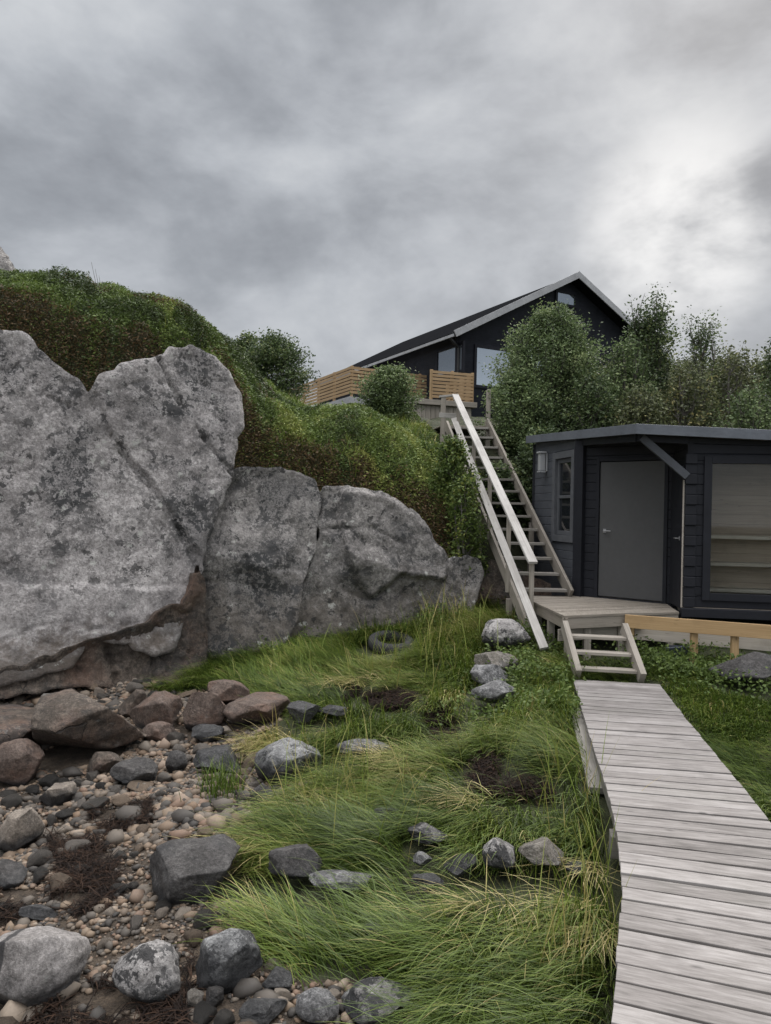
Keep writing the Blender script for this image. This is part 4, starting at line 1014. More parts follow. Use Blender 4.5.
def hwin(p0, p1, px0, py0, px1, py1, name='window', bars=()):
    d = np.array(p1) - np.array(p0); L = np.linalg.norm(d); d /= L; nn = np.array([d[1], -d[0]]); P = (p0[0], p0[1], 0)
    n3 = np.array([nn[0], nn[1], 0]); a, b = atplane(px0, py0, P, n3), atplane(px1, py1, P, n3)
    s0, s1 = sorted((np.dot(a[:2] - p0, d), np.dot(b[:2] - p0, d))); z0, z1 = sorted((a[2], b[2]))
    f_ = frame(p0, p1, s0, s1, z0, z1, .10, .08, 1, .05, name, M['house_paint'], hs, bars=bars)
    pane(p0, p1, s0 + .09, s1 - .09, z0 + .09, z1 - .09, 1, .012, M['sky_glass'], f_)
g0, g1 = HC + Hg * SI + Hs * GI, HC + Hg * (2 * HW - SI) + Hs * GI
hwin(g0, g1, 474, 344, 512, 392); hwin(g0, g1, 555, 289, 576, 309); hwin(g0, g1, 520, 340, 545, 392)
s0_, s1_ = HC + Hg * SI + Hs * (HL - GI), HC + Hg * SI + Hs * GI
hwin(s0_, s1_, 437, 350, 464, 372); 
mb = MB(); mb.board(hp(SI, GI, base_z) + Vector((0, -.03, 0)), hp(SI, GI, hroof(SI) - .2) + Vector((0, -.03, 0)), .16, .16, (0, 1, 0)); mb.build('corner_board', M['house_paint'], hs)
mb = MB(); mb.board(hp(SI - .05, GI - .1, 5.0), hp(SI - .05, GI - .1, 7.3), .07, .07, (0, 1, 0)); mb.board(hp(SI - .05, GI - .1, 7.3), hp(.0, GI - .2, 7.55), .07, .07); mb.build('downpipe', M['black_metal'], hs)

# side terrace with slatted railing
te = thing('side_terrace', 'raised side terrace with golden slatted railing along the house', 'terrace', (-1, 26, 5))
D1 = np.array([-1.23, 25.0]); zt, zf = 6.72, 5.72
Dh = D1 + Hg * 2.9; Ds = D1 + Hs * 8.0
def slat_panel(a, b, z0, z1, parent, nsl=8, name='slat_panel', mat='slat_wood'):
    mb = MB(); h = (z1 - z0) / nsl
    for k in range(nsl): mb.board((*a, z0 + (k + .5) * h), (*b, z0 + (k + .5) * h), .022, h * .74)
    return mb.build(name, M[mat], parent, .002)
slat_panel(D1, Dh, zf + .08, zt, te); slat_panel(D1, Ds, zf + .08, zt, te)
for q in [D1 + Hg * t for t in (.0, 1.3, 2.6)] + [D1 + Hs * t for t in (1.4, 2.8, 4.2, 5.6, 7.0)]:
    q = q + (Hg + Hs) * .06; mb = MB(); mb.board((*q, zf - .2), (*q, zt + .02), .09, .09, (0, 1, 0)); mb.build('railing_post', M['slat_wood'], te)
mb = MB(); off = .08; mb.prism([tuple(D1 - (Hg + Hs) * off), tuple(Dh - Hs * off), tuple(Dh + Hs * 8), tuple(Ds - Hg * off)], zf - .24, zf - .02); mb.build('floor', M['barge_paint'], te, .003)
mb = MB()
for (a, b) in ((D1, Dh), (D1, Ds)):
    L = np.linalg.norm(b - a); d = (b - a) / L; t = .1
    while t < L: q = a + d * t + (Hg + Hs) * .25; mb.board((*q, 4.3), (*q, zf - .25), .13, .02, (-d[1], d[0], 0)); t += .14
mb.build('skirt_board', M['stair_wood'], te, 0)

fp = thing('front_terrace', 'small front terrace with slatted railing above the top of the staircase', 'terrace', (1.8, 21.6, 4.5))
fa, fb = at(432, 385, 21.5), at(473, 385, 21.9); z1, z0 = at(452, 371, 21.6)[2], at(452, 399, 21.6)[2]
fa2, fb2 = fa[:2], fb[:2]
slat_panel(fa2, fb2, z0, z1, fp); fdir = (fb2 - fa2) / np.linalg.norm(fb2 - fa2); fnn = np.array([-fdir[1], fdir[0]])
slat_panel(fb2, fb2 + fnn * 2.0, z0, z1, fp)
for q in (fa2, (fa2 + fb2) / 2, fb2): q = q + fnn * .06; mb = MB(); mb.board((*q, z0 - .2), (*q, z1 + .02), .09, .09, (0, 1, 0)); mb.build('railing_post', M['slat_wood'], fp)
fl = fa2 - fdir * .8; mb = MB(); mb.prism([tuple(fl - fnn * .1), tuple(fb2 - fnn * .1 + fdir * .1), tuple(fb2 + fnn * 2.2), tuple(fl + fnn * 2.2)], z0 - .20, z0 - .05); mb.build('floor', M['stair_wood'], fp)
mb = MB(); t = 0
while t < np.linalg.norm(fb2 - fl): q = fl + fdir * t; mb.board((*q, 3.9), (*q, z0 - .21), .13, .02, (fnn[0], fnn[1], 0)); t += .14
mb.build('skirt_board', M['stair_wood'], fp, 0)

# ------------------------------------------------------------------ trees
def tube(V, F, pts, r0, r1, sides=6):
    pts = [np.asarray(p, float) for p in pts]; nP = len(pts); base = len(V)
    for i, p in enumerate(pts):
        d = pts[min(i + 1, nP - 1)] - pts[max(i - 1, 0)]; d = d / (np.linalg.norm(d) + 1e-9)
        a = np.cross(d, [0.31, .9, .2]); a /= np.linalg.norm(a); b = np.cross(d, a); r = r0 + (r1 - r0) * i / (nP - 1)
        for k in range(sides): t = 2 * math.pi * k / sides; V.append(p + r * (math.cos(t) * a + math.sin(t) * b))
    for i in range(nP - 1):
        for k in range(sides):
            j = (k + 1) % sides; F.append((base + i * sides + k, base + i * sides + j, base + (i + 1) * sides + j, base + (i + 1) * sides + k))
def leaf_cards(P, size, r, up=.5, aspect=.55):
    """one folded rhombus per leaf: P (N,3)"""
    N = len(P); d = r.normal(size=(N, 3)); d[:, 2] = d[:, 2] * .6 - .1; d /= np.linalg.norm(d, axis=1)[:, None]
    nrm = r.normal(size=(N, 3)); nrm[:, 2] += up; s = np.cross(d, nrm); s /= (np.linalg.norm(s, axis=1)[:, None] + 1e-9)
    L = (size * r.uniform(.7, 1.3, N))[:, None]
    V = np.stack([P - d * L * .5, P + s * L * aspect * .5, P + d * L * .5, P - s * L * aspect * .5], 1)
    return V.reshape(-1, 3), np.arange(N * 4).reshape(N, 4)
M['bark'] = wood_mat('grey_brown_bark', (.035, .03, .025), (.09, .08, .068), (.17, .16, .145))
def bark_attr(V): V = np.asarray(V); return np.stack([V[:, 2], V[:, 0] + V[:, 1], V[:, 0] * 0 + .3], -1)
GREENS = {
 'willow': [(0, (0.0393, 0.0582, 0.0264)), (.4, (0.0974, 0.1400, 0.0565)), (.75, (0.1832, 0.2377, 0.0994)), (1, (0.2806, 0.3288, 0.1541))],
 'birch': [(0, (0.0243, 0.0375, 0.0182)), (.4, (0.0609, 0.0904, 0.0365)), (.75, (0.1161, 0.1586, 0.0621)), (1, (0.2207, 0.2431, 0.0919))],
 'dry': [(0, (0.0378, 0.0434, 0.0233)), (.4, (0.0922, 0.1080, 0.0502)), (.75, (0.1545, 0.1726, 0.0753)), (1, (0.2871, 0.2492, 0.1048))],
 'rowan': [(0, (0.0357, 0.0578, 0.0160)), (.4, (0.0797, 0.1203, 0.0289)), (.75, (0.1338, 0.1839, 0.0449)), (1, (0.2456, 0.2572, 0.0663))]}
for k, s_ in GREENS.items(): M['leaf_' + k] = leaf_mat('leaves_' + k, s_, trans=.3)
def tree(x, y, top, rad, label, kind, seed, name='tree', stems=3, twigs=170, per=70, leaf=.06, low=.12, shape='round', spread=.16, lean=(0, 0), group=None, cat='tree', zb=None, clump=1.0):
    r = np.random.default_rng(seed); z0 = gz(x, y)[0] - .05 if zb is None else zb; Ht = top - z0
    t = thing(name, label, cat, (x, y, z0), group)
    V, F = [], []; stem_pts = []
    for k in range(stems):
        a = r.uniform(0, 6.28); rr = rad * (.0 if stems == 1 else r.uniform(.15, .55)); h = Ht * r.uniform(.72, .98)
        pts = [np.array([r.normal() * .05, r.normal() * .05, 0])]; ph = r.uniform(0, 6.28)
        for i in range(1, 9):
            f = i / 8; pts.append(np.array([math.cos(a) * rr * f ** 1.3 + .06 * Ht * .25 * math.sin(f * 5 + ph) + lean[0] * f, math.sin(a) * rr * f ** 1.3 + .06 * Ht * .25 * math.cos(f * 4 + ph) + lean[1] * f, h * f]))
        tube(V, F, pts, .016 * Ht + .01, .006, 7); stem_pts += pts[2:]
    SP = np.array(stem_pts); LP, LT = [], []
    for k in range(twigs):
        h = low + (1 - low) * r.uniform(0, 1) ** .85
        if shape == 'round': env = math.sin(math.pi * min(max((h - low * .3) / (1 - low * .3), 0.03), .97)) ** .55
        elif shape == 'cone': env = (1 - h) ** .7 + .12
        else: env = .35 + .75 * (1 - h) ** .5
        rr = rad * env * math.sqrt(r.uniform(.08, 1)) * r.uniform(.8, 1.18); a = r.uniform(0, 6.28)
        tip = np.array([math.cos(a) * rr + lean[0] * h, math.sin(a) * rr + lean[1] * h, Ht * h * r.uniform(.95, 1.03)])
        dd = np.linalg.norm(SP - (tip - [0, 0, .25 * rr + .12 * Ht]), axis=1); sp = SP[dd.argmin()]
        mid = (sp + tip) / 2 + np.array([0, 0, -.06 * np.linalg.norm(tip - sp)]) + r.normal(size=3) * .03
        tube(V, F, [sp, mid, tip], .006 + .002 * Ht, .0025, 4)
        nL = int(per * 1.0 * r.uniform(.3, 1.7) * clump); f = r.uniform(.45, 1.08, nL)[:, None]
        pos = mid + (tip - mid) * (f * 2 - 1) * (f > .5) + (mid - sp) * 0
        sprd = spread * r.uniform(.5, 1.15)
        pos = pos + np.clip(r.normal(size=(nL, 3)), -1.7, 1.7) * sprd * np.array([1, 1, .8])
        LP.append(pos); LT.append(np.clip(r.normal(.47, .19) + r.normal(0, .13, nL), 0, 1))
    LP, LT = np.concatenate(LP), np.concatenate(LT); k = LP[:, 2] > .05; LP, LT = LP[k], LT[k]
    tr = link_mesh('trunk', np.array(V), np.array(F), M['bark'], t, smooth=True, attrs={'grain': ('FLOAT_VECTOR', bark_attr(V))})
    lv, lf = leaf_cards(LP, leaf * 1.08 * r.choice([.75, 1, 1.3], len(LP)), r)
    link_mesh('crown', lv, lf, M['leaf_' + kind], t, attrs={'tint': ('FLOAT', np.repeat(LT, 4))})
    return t
def tpx(px, y, top_py, rad_px, *a, **k):
    p = at(px, top_py, y); return tree(p[0], y, p[2], rad_px / FPX * y, *a, **k)
GT = 'trees behind the cabin'
tpx(552, 17.5, 311, 64, 'broad pale green willow tree in front of the house gable', 'willow', 1, 'willow_tree', stems=6, twigs=600, per=80, leaf=.058, low=.02, spread=.14)
tpx(520, 16.6, 372, 40, 'lower willow bush behind the upper half of the staircase', 'willow', 2, 'willow_bush', stems=4, twigs=200, per=75, low=.02, spread=.15)
tpx(590, 16.2, 372, 42, 'green bush filling the gap directly behind the cabin roof corner', 'birch', 3, 'birch_bush', stems=4, twigs=230, per=75, low=.02, spread=.15)
tpx(650, 18, 297, 34, 'tall dark birch tree with a pointed top right of the house gable', 'birch', 4, 'birch_tree', stems=4, twigs=260, per=70, low=.05, shape='taper', spread=.15, group=GT)
tpx(628, 17.2, 340, 30, 'shorter olive birch left of the dark pointed birch', 'willow', 5, 'birch_tree', stems=4, twigs=190, per=70, low=.05, spread=.15, group=GT)
tpx(703, 18.5, 316, 26, 'thin see-through birch with sparse leaves, second tall tree behind the cabin', 'birch', 6, 'birch_tree', stems=4, twigs=130, per=38, low=.08, shape='taper', spread=.16, group=GT)
tpx(690, 17, 366, 42, 'olive brown bushy birch behind the middle of the cabin roof', 'dry', 7, 'birch_bush', stems=5, twigs=240, per=55, low=.02, spread=.16, group=GT)
tpx(736, 18, 350, 32, 'ragged half-bare birch toward the right edge', 'dry', 8, 'birch_tree', stems=4, twigs=150, per=45, low=.05, shape='taper', spread=.17, group=GT)
tpx(782, 16.5, 332, 34, 'dark leafy birch cut by the right picture edge', 'birch', 9, 'birch_tree', stems=3, twigs=200, per=65, low=.05, spread=.15, group=GT)
tpx(752, 16, 385, 42, 'low yellowish green bush at the right edge above the cabin roof', 'willow', 10, 'birch_bush', stems=4, twigs=220, per=60, low=.02, spread=.16, group=GT)
tpx(640, 15.6, 388, 36, 'low dark bush just above the cabin roof corner', 'dry', 19, 'birch_bush', stems=4, twigs=200, per=60, low=.02, spread=.16, group=GT)
for i_, (px_, tp_, lab_) in enumerate([(690, 362, 'grey-green thicket bush behind the see-through birch'), (728, 358, 'grey-green thicket bush behind the half-bare birch'), (770, 356, 'grey-green thicket bush behind the right edge trees'), (620, 366, 'grey-green thicket bush between willow and dark pointed birch')]):
    tpx(px_, 20.5, tp_, 46, lab_, 'dry', 60 + i_, 'thicket_bush', stems=5, twigs=260, per=75, leaf=.075, low=.02, spread=.2, group=GT)
tpx(830, 17, 345, 45, 'leafy birch outside the right picture edge', 'birch', 20, 'birch_tree', stems=4, twigs=200, per=65, low=.05, group=GT)
tpx(276, 19, 337, 37, 'dark round tree behind the rock top at left', 'birch', 11, 'round_tree', stems=3, twigs=210, per=75, low=.05, spread=.15)
tpx(246, 19.5, 336, 20, 'small dark bush touching the round tree behind the rock', 'birch', 12, 'round_bush', stems=3, twigs=90, per=70, low=.05, spread=.14)
tpx(391, 17.5, 368, 33, 'round green willow bush in front of the side terrace', 'willow', 13, 'willow_bush', stems=5, twigs=230, per=75, leaf=.052, low=.03, spread=.12)
tpx(452, 13.6, 440, 30, 'bright green rowan bush beside the staircase handrail', 'rowan', 14, 'rowan_bush', stems=4, twigs=170, per=60, leaf=.05, low=.02, shape='cone', spread=.09)
tpx(466, 12.95, 478, 22, 'feathery green rowan sapling hanging over the rock stub', 'rowan', 15, 'rowan_bush', stems=3, twigs=120, per=60, leaf=.05, low=.02, shape='taper', spread=.09)
tpx(428, 14.6, 446, 26, 'grassy green bush under the top landing post', 'rowan', 16, 'rowan_bush', stems=3, twigs=120, per=60, leaf=.05, low=.02, spread=.1)
tpx(545, 15.0, 430, 40, 'dark shaded bush between staircase and cabin', 'birch', 17, 'birch_bush', stems=4, twigs=220, per=70, low=.02, spread=.15)
tpx(505, 15.0, 470, 30, 'dark low bush behind the staircase treads', 'birch', 18, 'birch_bush', stems=4, twigs=180, per=70, low=.0, spread=.15)

# ------------------------------------------------------------------ heather and scrub on the hill
M['scrub'] = leaf_mat('heather_scrub', [(0, (0.1575, 0.0986, 0.0450)), (.16, (0.0735, 0.0538, 0.0280)), (.25, (0.0336, 0.0470, 0.0170)), (.45, (0.0819, 0.1210, 0.0310)), (.7, (0.1418, 0.1960, 0.0460)), (1, (0.2730, 0.2912, 0.0800))], trans=.2)
r = np.random.default_rng(41); N = 3000000
x = r.uniform(-9.5, 2.3, N); y = r.uniform(10.6, 19, N)
ln_ = np.interp(x, LX, LY); dist = y - ln_
gxx = (gz(x[:, ] + .06, y) - gz(x - .06, y)) / .12; gyy = (gz(x, y + .06) - gz(x, y - .06)) / .12; sl_ = np.sqrt(1 + gxx ** 2 + gyy ** 2)
k = (dist > .12) & (r.random(N) < .30 * np.clip(1.2 - dist / 7, .15, 1) * np.minimum(sl_, 4)); k &= ~((x > 1.55 - .177 * (y - 15.5) - .35) & (y > 12.9))
x, y, dist, gxx, gyy, sl_ = x[k], y[k], dist[k], gxx[k], gyy[k], sl_[k]
leftside = np.clip((-2.2 - x) / .8, 0, 1)
NS = 520; sx_, sy_ = r.uniform(-9.5, 2.3, NS), r.uniform(11, 19, NS); sR = r.uniform(.25, .75, NS); sH = r.uniform(.12, .42, NS); sT = np.clip(r.normal(.5, .2, NS), .15, .95)
mound = np.zeros(len(x)); stone = np.full(len(x), .5)
for i in range(NS):
    q = 1 - ((x - sx_[i]) ** 2 + (y - sy_[i]) ** 2) / sR[i] ** 2; k_ = q > 0
    if not k_.any(): continue
    hh = np.zeros(len(x)); hh[k_] = np.sqrt(q[k_]) * sH[i] * sR[i] * 1.5; kk = hh > mound
    mound = np.where(kk, hh, mound); stone = np.where(kk, sT[i], stone)
ramp_ = np.clip((dist - .75) / .8, .1, 1)
hgt = .05 + mound * ramp_ * np.where((y > 15) & (x > -2.6), .4, 1) * (.55 + .45 * leftside) + .06 * np.clip(fbm(xy0(x * 6, y * 6), 2, 47), 0, 1)
uu = r.random(len(x)); lift = hgt * (1 - (1 - uu) ** 2 * .55) + r.normal(0, .02, len(x)); z = gz(x, y) + lift / sl_ + .35 * lift * (1 - 1 / sl_); x = x - gxx / sl_ * lift * .6; y = y - gyy / sl_ * lift * .6
px, py = project(np.stack([x, y, z], -1)); k = (px > -330) & (px < 560); x, y, z, dist, mound, uu = x[k], y[k], z[k], dist[k], mound[k], uu[k]
stone = stone[k]
tone = .12 + .62 * stone + .20 * fbm(xy0(x * 1.1 + 9, y * 1.1), 3, 51) + .14 * fbm(xy0(x * 5, y * 5), 2, 53) + r.normal(0, .09, len(x)) + .12 * (x > -2.0) + .05
brown = np.clip((1.27 + .10 * (x < -2.4) - dist + .42 * fbm(xy0(x * 1.6, y * 1.6), 3, 61)) / .45, 0, 1)
brown = np.maximum(brown, .8 * np.clip(fbm(xy0(x * 1.3 + 40, y * 1.3), 3, 63) * 1.6 - .9, 0, 1))
tone = np.where((brown + r.normal(0, .22, len(x)) > .55) & (r.random(len(x)) < .9), r.uniform(0, .22, len(x)), np.clip(tone, .29, 1))
lv, lf = leaf_cards(np.stack([x, y, z], -1), .036 * r.choice([.6, .8, 1.1, 1.7], len(x)), r, up=.6, aspect=.36)
o = link_mesh('heather_scrub', lv, lf, M['scrub'], attrs={'tint': ('FLOAT', np.repeat(tone, 4))})
tag(o, 'dense green and rusty heather scrub covering the hill above the rocks', 'scrub', kind='stuff')
print('scrub', len(x))

# ------------------------------------------------------------------ grass
M['grass'] = leaf_mat('long_grass', [(0, (0.0207, 0.0354, 0.0081)), (.22, (0.0518, 0.0857, 0.0135)), (.45, (0.1056, 0.1585, 0.0243)), (.62, (0.1760, 0.2195, 0.0396)), (.78, (0.2432, 0.2271, 0.0720)), (.9, (0.3726, 0.2999, 0.1260)), (1, (0.4761, 0.4070, 0.1980))], rough=.5, trans=.25, spec=.25)
BARE_PX = [[(362, 700), (395, 690), (418, 700), (408, 715), (375, 714)], [(424, 712), (450, 707), (458, 738), (444, 754), (426, 738)], [(468, 762), (492, 754), (502, 784), (548, 790), (556, 808), (500, 808), (468, 800)], [(336, 690), (356, 684), (360, 695), (345, 706)]]
def bare(x, y):
    px, py = project(np.stack([x, y, gz(x, y) + .03], -1)); q = np.zeros(np.shape(x), bool)
    for p in BARE_PX: q |= inpoly(px, py, p)
    return q
def blades(x, y, z, ang, L, phi0, phi1, wid, tint, seg=5, hcap=None):
    N = len(x); T = np.linspace(0, 1, seg + 1); P = np.zeros((N, seg + 1, 3)); P[:, 0] = np.stack([x, y, z], -1)
    dx, dy = np.cos(ang), np.sin(ang)
    for i in range(seg):
        ph = phi0 + (phi1 - phi0) * (T[i] + .5 / seg) ** .7; st = L / seg
        P[:, i + 1, 0] = P[:, i, 0] + dx * np.sin(ph) * st; P[:, i + 1, 1] = P[:, i, 1] + dy * np.sin(ph) * st; P[:, i + 1, 2] = P[:, i, 2] + np.cos(ph) * st
    s = np.stack([-dy, dx, np.zeros(N)], -1)
    wd = np.array([1, 1, .9, .75, .5, .12])[:seg + 1] if seg == 5 else np.linspace(1, .12, seg + 1)
    A = P + s[:, None, :] * (wid[:, None] * wd)[:, :, None] * .5; Bq = P - s[:, None, :] * (wid[:, None] * wd)[:, :, None] * .5
    V = np.stack([A, Bq], 2).reshape(N, -1, 3); q = np.arange(seg) * 2
    f = np.stack([q, q + 1, q + 3, q + 2], -1); F = (f[None] + (np.arange(N) * (seg + 1) * 2)[:, None, None]).reshape(-1, 4)
    tt = np.clip(tint[:, None] + .10 * (T[None] - .4), 0, 1)
    return V.reshape(-1, 3), F, np.repeat(tt, 2, axis=1).ravel()
r = np.random.default_rng(71)
NT_ = 15000
tx = r.uniform(-3.2, 8.2, NT_); ty = r.uniform(1.6, 13.2, NT_) 
k = is_grass(tx, ty) & ~inpoly(tx, ty, BWPOLY) & (r.random(NT_) < np.clip(1.25 - ty / 16, .3, 1))
bp, _, _ = segdist(tx, ty, np.array(BWPOLY), True); k &= (bp > .05)
bb = bare(tx - .2, ty - .08) | bare(tx - .32, ty - .14) | bare(tx, ty + .22) | bare(tx - .15, ty + .12) | bare(tx, ty) | bare(tx + .12, ty - .02) | bare(tx, ty + .12) | bare(tx - .1, ty); k &= ~bb | (r.random(NT_) < .04)
k &= ~in_boulder(tx, ty, 1.02) & ~in_boulder(tx, ty + .26, 1.0) & ~in_boulder(tx + .06, ty + .12, 1.1) & ~in_boulder(tx - .2, ty + .1, .9)
k &= ~((tx > 2.0) & (ty > 9.7)) 
TY = ground(391, 650); k &= ~(((tx - TY[0]) / .45) ** 2 + ((ty - TY[1] + .15) / .5) ** 2 < 1)
tx, ty = tx[k], ty[k]; nt = len(tx)
rightside = (tx > np.interp(ty, LEFT[::-1, 1], LEFT[::-1, 0]) + .5)
flow = 3.5 + 1.5 * vnoise(xy0(tx * .75, ty * .75), 81) + .7 * vnoise(xy0(tx * 2.1 + 7, ty * 2.1), 83)
tl = np.clip(r.normal(.36, .08, nt), .16, .6) * np.where(ty > 8.5, .8, 1) * np.where(rightside, .45, 1)
edge_d = np.clip(bp / .5, 0, 1)
tone = .36 + .20 * fbm(xy0(tx * .9, ty * .9), 3, 85) + r.normal(0, .07, nt)
straw = np.clip(fbm(xy0(tx * 1.5 + 31, ty * 1.5), 2, 91) * 1.5 - .42, 0, 1)
near_beach = ~is_grass(tx - .22, ty)
tone = tone + .26 * straw * np.clip((ty - 3.6) / 2, .15, 1) + .12 * near_beach - .10 * np.clip((5.0 - ty) / 2, 0, 1)
bl_n = r.integers(30, 54, nt); ti = np.repeat(np.arange(nt), bl_n); nb_ = len(ti)
sp = .095
bx, by = tx[ti] + r.normal(0, sp, nb_), ty[ti] + r.normal(0, sp, nb_)
k = ~inpoly(bx, by, BWPOLY) & ~in_boulder(bx, by, .85); ti, bx, by = ti[k], bx[k], by[k]; nb_ = len(ti)
ang = flow[ti] + r.normal(0, .38, nb_); L = tl[ti] * r.uniform(.6, 1.25, nb_)
L = np.minimum(L, .85)
ph0 = np.clip(r.normal(.35, .2, nb_), 0, 1); ph1 = np.clip(r.normal(1.75, .22, nb_), .9, 2.2)
nearb = in_boulder(bx, by + .2, 1.15) | in_boulder(bx - .2, by - .05, 1.1); L = np.where(nearb, L * .55, L)
upr = r.random(nb_) < .05; ph0 = np.where(upr, .1, ph0); ph1 = np.where(upr, .8, ph1)
bz = gz(bx, by) - .01
wid = (.0036 + .0005 * by) * r.uniform(.7, 1.3, nb_)
tint = np.clip(tone[ti] + r.normal(0, .13, nb_) + .33 * (r.random(nb_) < .07), 0, 1)
# keep the blades' tips off the boardwalk
hx, hy = bx + np.cos(ang) * L * .8, by + np.sin(ang) * L * .8
hit = inpoly(hx, hy, BWPOLY); ang = np.where(hit, math.pi + .4, ang); L = np.where(hit & (bx > 2), L * .4, L)
V, F, TT = blades(bx, by, bz, ang, L, ph0, ph1, wid, tint)
print('grass blades', nb_)
o = link_mesh('grass', V, F, M['grass'], smooth=True, attrs={'tint': ('FLOAT', TT)})
tag(o, 'long wind-combed green and straw grass between the beach and boardwalk', 'grass', kind='stuff')

# loose grass and stems growing through the hill scrub
r = np.random.default_rng(77); N = 60000
x = r.uniform(-9, 1.9, N); y = r.uniform(11.2, 19, N); dist = y - np.interp(x, LX, LY)
k = (dist > .55) & (fbm(xy0(x * 1.2, y * 1.2), 3, 78) + .35 * (x > -2.2) > .12) & (r.random(N) < .42) & ~((x > 1.4 - .177 * (y - 15.5) - .35) & (y > 12.9))
x, y = x[k], y[k]; N = len(x)
V, F, TT = blades(x, y, gz(x, y) + .05, r.uniform(0, 6.28, N), r.uniform(.14, .42, N) * np.where(x < -2.4, .8, 1), np.clip(r.normal(.25, .2, N), 0, 1), r.uniform(.5, 1.6, N), .008 * r.uniform(.7, 1.4, N), np.clip(.38 + .2 * fbm(xy0(x, y), 2, 79) + r.normal(0, .12, N) + .3 * (r.random(N) < .12), .1, 1))
o = link_mesh('hill_grass', V, F, M['grass'], smooth=True, attrs={'tint': ('FLOAT', TT)}); tag(o, 'rough grass and stems growing through the scrub on the hill', 'grass', kind='stuff')

# upright pale stalks
def stalks(nn, areas, seed, name, label, L0, L1, t0, t1):
    r = np.random.default_rng(seed); X, Y = [], []
    for (px, py, s_, q) in areas:
        g = ground(px, py); X.append(g[0] + r.normal(0, s_, q)); Y.append(g[1] + r.normal(0, s_ * 1.2, q))
    X, Y = np.concatenate(X), np.concatenate(Y); k = ~inpoly(X, Y, BWPOLY); X, Y = X[k], Y[k]; N = len(X)
    V, F, TT = blades(X, Y, gz(X, Y), r.uniform(0, 6.28, N), r.uniform(L0, L1, N), np.full(N, .1), r.uniform(.3, 1.1, N), (.004 + .0005 * Y) * r.uniform(.7, 1.2, N), r.uniform(t0, t1, N))
    o = link_mesh(name, V, F, M['grass'], smooth=True, attrs={'tint': ('FLOAT', TT)}); tag(o, label, 'grass', kind='stuff')
stalks(0, [(340, 830, .35, 60), (320, 790, .25, 45), (585, 830, .22, 45), (600, 900, .15, 30), (560, 990, .12, 30), (540, 770, .35, 25), (420, 660, .5, 90), (440, 620, .3, 90)], 93, 'grass_stalks', 'tall pale upright stalks standing above the long grass', .4, .75, .5, .9)
stalks(0, [(222, 795, .09, 160)], 95, 'grass_tuft', 'single green grass tuft growing alone among the shingle', .2, .36, .2, .5)
# dry straw locks
def locks(areas, seed):
    r = np.random.default_rng(seed); X, Y, A, t = [], [], [], []
    for (px, py, s_, q, ang) in areas:
        g = ground(px, py); X.append(g[0] + r.normal(0, s_, q)); Y.append(g[1] + r.normal(0, s_ * .5, q)); A.append(ang + r.normal(0, .75, q))
    X, Y, A = map(np.concatenate, (X, Y, A)); k = ~inpoly(X, Y, BWPOLY); X, Y, A = X[k], Y[k], A[k]; N = len(X)
    V, F, TT = blades(X, Y, gz(X, Y) + .1, A, r.uniform(.22, .45, N), r.uniform(.8, 1.3, N), r.uniform(1.5, 1.9, N), (.0032 + .0005 * Y) * r.uniform(.7, 1.2, N), r.uniform(.72, 1, N))
    o = link_mesh('straw', V, F, M['grass'], smooth=True, attrs={'tint': ('FLOAT', TT)}); tag(o, 'dry straw-coloured locks of dead grass lying in the green', 'grass', kind='stuff')
locks([(592, 930, .22, 110, 3.9), (602, 890, .1, 60, 4.2), (480, 925, .08, 40, 3.2), (400, 772, .12, 160, 3.4), (350, 692, .3, 130, 3.9), (250, 860, .12, 70, 3.9), (330, 820, .1, 60, 3.2), (470, 815, .1, 80, 3.3), (410, 790, .1, 80, 3.3), (290, 760, .08, 80, 4), (600, 960, .08, 80, 4.2)], 97)

# seaweed
M['weed'] = leaf_mat('brown_seaweed', [(0, (.006, .0045, .004)), (.55, (.016, .011, .009)), (1, (.04, .023, .015))], rough=.85, trans=0, spec=.1)
def weed(polys, dens, seed, label, zoff=.02, ls=1.0):
    r = np.random.default_rng(seed); X, Y = [], []
    for p in polys:
        g = np.array([ground(*q)[:2] for q in p]); lo, hi = g.min(0), g.max(0); q = int(dens * (hi - lo).prod())
        x, y = r.uniform(lo[0], hi[0], q), r.uniform(lo[1], hi[1], q); k = inpoly(x, y, [tuple(t) for t in g]); x, y = x[k], y[k]
        k = fbm(xy0(x * 4, y * 4), 2, seed) > (-.2 if seed == 99 else -.55); X.append(x[k]); Y.append(y[k])
    X, Y = np.concatenate(X), np.concatenate(Y); k = ~in_boulder(X, Y, .9); X, Y = X[k], Y[k]; N = len(X)
    V, F, TT = blades(X, Y, gz(X, Y) + zoff * r.random(N), r.uniform(0, 6.28, N), ls * r.uniform(.06, .17, N), r.uniform(.8, 1.5, N), r.uniform(1.4, 2.4, N), r.uniform(.004, .009, N), r.uniform(0, 1, N))
    o = link_mesh('seaweed', V, F, M['weed'], smooth=True, attrs={'tint': ('FLOAT', TT)}); tag(o, label, 'seaweed', kind='stuff')
weed(WEED_PX, 6000, 99, 'dark brown seaweed washed over the shingle at lower left', .05)
weed(BARE_PX, 11000, 101, 'dark brown seaweed wrack caught in the grass', .09, .7)

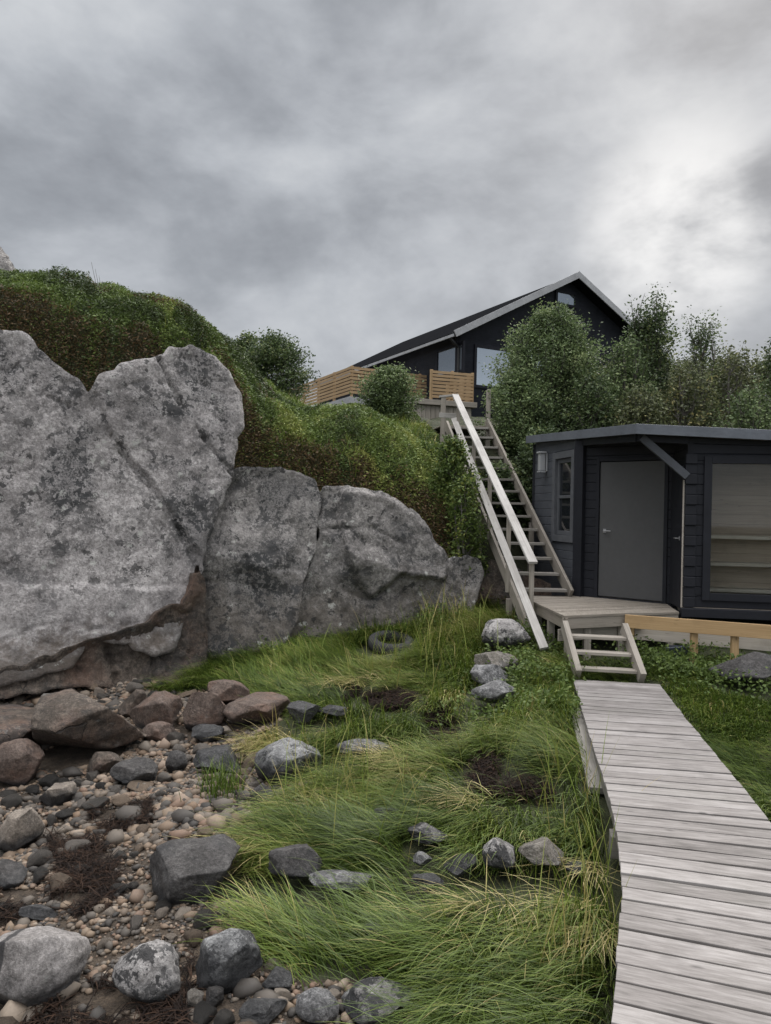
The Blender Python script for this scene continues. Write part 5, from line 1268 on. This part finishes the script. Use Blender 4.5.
# low leafy weeds round the steps and deck
r = np.random.default_rng(111); LPs, LTt = [], []
for (px, py, s_, q) in [(530, 668, .28, 1500), (545, 690, .22, 1200), (555, 650, .2, 900), (520, 640, .2, 600), (690, 672, .4, 1800), (660, 668, .25, 900), (560, 715, .2, 700), (745, 690, .35, 1200), (505, 690, .2, 600), (500, 720, .25, 700), (270, 648, .35, 700), (430, 625, .3, 700)]:
    g = ground(px, py); x, y = g[0] + r.normal(0, s_, q), g[1] + r.normal(0, s_, q)
    k = ~inpoly(x, y, BWPOLY); x, y = x[k], y[k]
    cl_ = .5 + .5 * fbm(xy0(x * 5, y * 5), 2, 113); LPs.append(np.stack([x, y, gz(x, y) + r.random(len(x)) ** .7 * (.08 + .26 * np.clip(cl_, 0, 1))], -1)); LTt.append(np.clip(.42 + .3 * (cl_ - .5) + r.normal(0, .16, len(x)), 0, 1))
LPs, LTt = np.concatenate(LPs), np.concatenate(LTt); lv, lf = leaf_cards(LPs, .048, r, up=.8, aspect=.55)
o = link_mesh('leafy_weeds', lv, lf, M['leaf_rowan'], attrs={'tint': ('FLOAT', np.repeat(LTt, 4))}); tag(o, 'low leafy green weeds around the short steps and deck', 'weeds', kind='stuff')
# tall stems on the hill skyline
r = np.random.default_rng(121)
for i, (px, top, yy) in enumerate([(95, 262, 13.4)]):
    g = at(px, 300, yy); z0 = gz(g[0], yy)[0]; V, F = [], []; zt = at(px, top, yy)[2]
    for q in range(4):
        tube(V, F, [(g[0] + q * .03, yy, z0), (g[0] + q * .04, yy, (z0 + zt) / 2), (g[0] + q * .07 - .08, yy, zt - .12 * q)], .007, .003, 4)
    o = link_mesh('dry_stem', np.array(V), np.array(F), M['bark'], attrs={'grain': ('FLOAT_VECTOR', bark_attr(V))}); tag(o, 'thin dry stems standing alone on the heather skyline', 'plant')

# flat dark tyre-like ring half buried at the rock foot
g = ground(391, 650); bm = bmesh.new(); V, F = [], []
NU, NV = 40, 12
for i in range(NU):
    for j in range(NV):
        a, b = 2 * math.pi * i / NU, 2 * math.pi * j / NV; rr = .26 + .085 * math.cos(b) * (1 if math.cos(b) > 0 else .8)
        V.append((rr * math.cos(a), rr * math.sin(a), .09 * math.copysign(abs(math.sin(b)) ** .7, math.sin(b)) + .004 * (i % 2) * (math.cos(b) > .5)))
for i in range(NU):
    for j in range(NV): F.append((i * NV + j, ((i + 1) % NU) * NV + j, ((i + 1) % NU) * NV + (j + 1) % NV, i * NV + (j + 1) % NV))
bm.free()
o = link_mesh('old_tyre', np.array(V), np.array(F), M['rubber'], smooth=True, attrs={'grain': ('FLOAT_VECTOR', np.array(V))})
o.location = (g[0], g[1] + .1, g[2] + .07); o.rotation_euler = (.22, .05, 0); tag(o, 'dark worn tyre lying in the grass at the foot of the rock face', 'tyre')
bpy.context.view_layer.update()
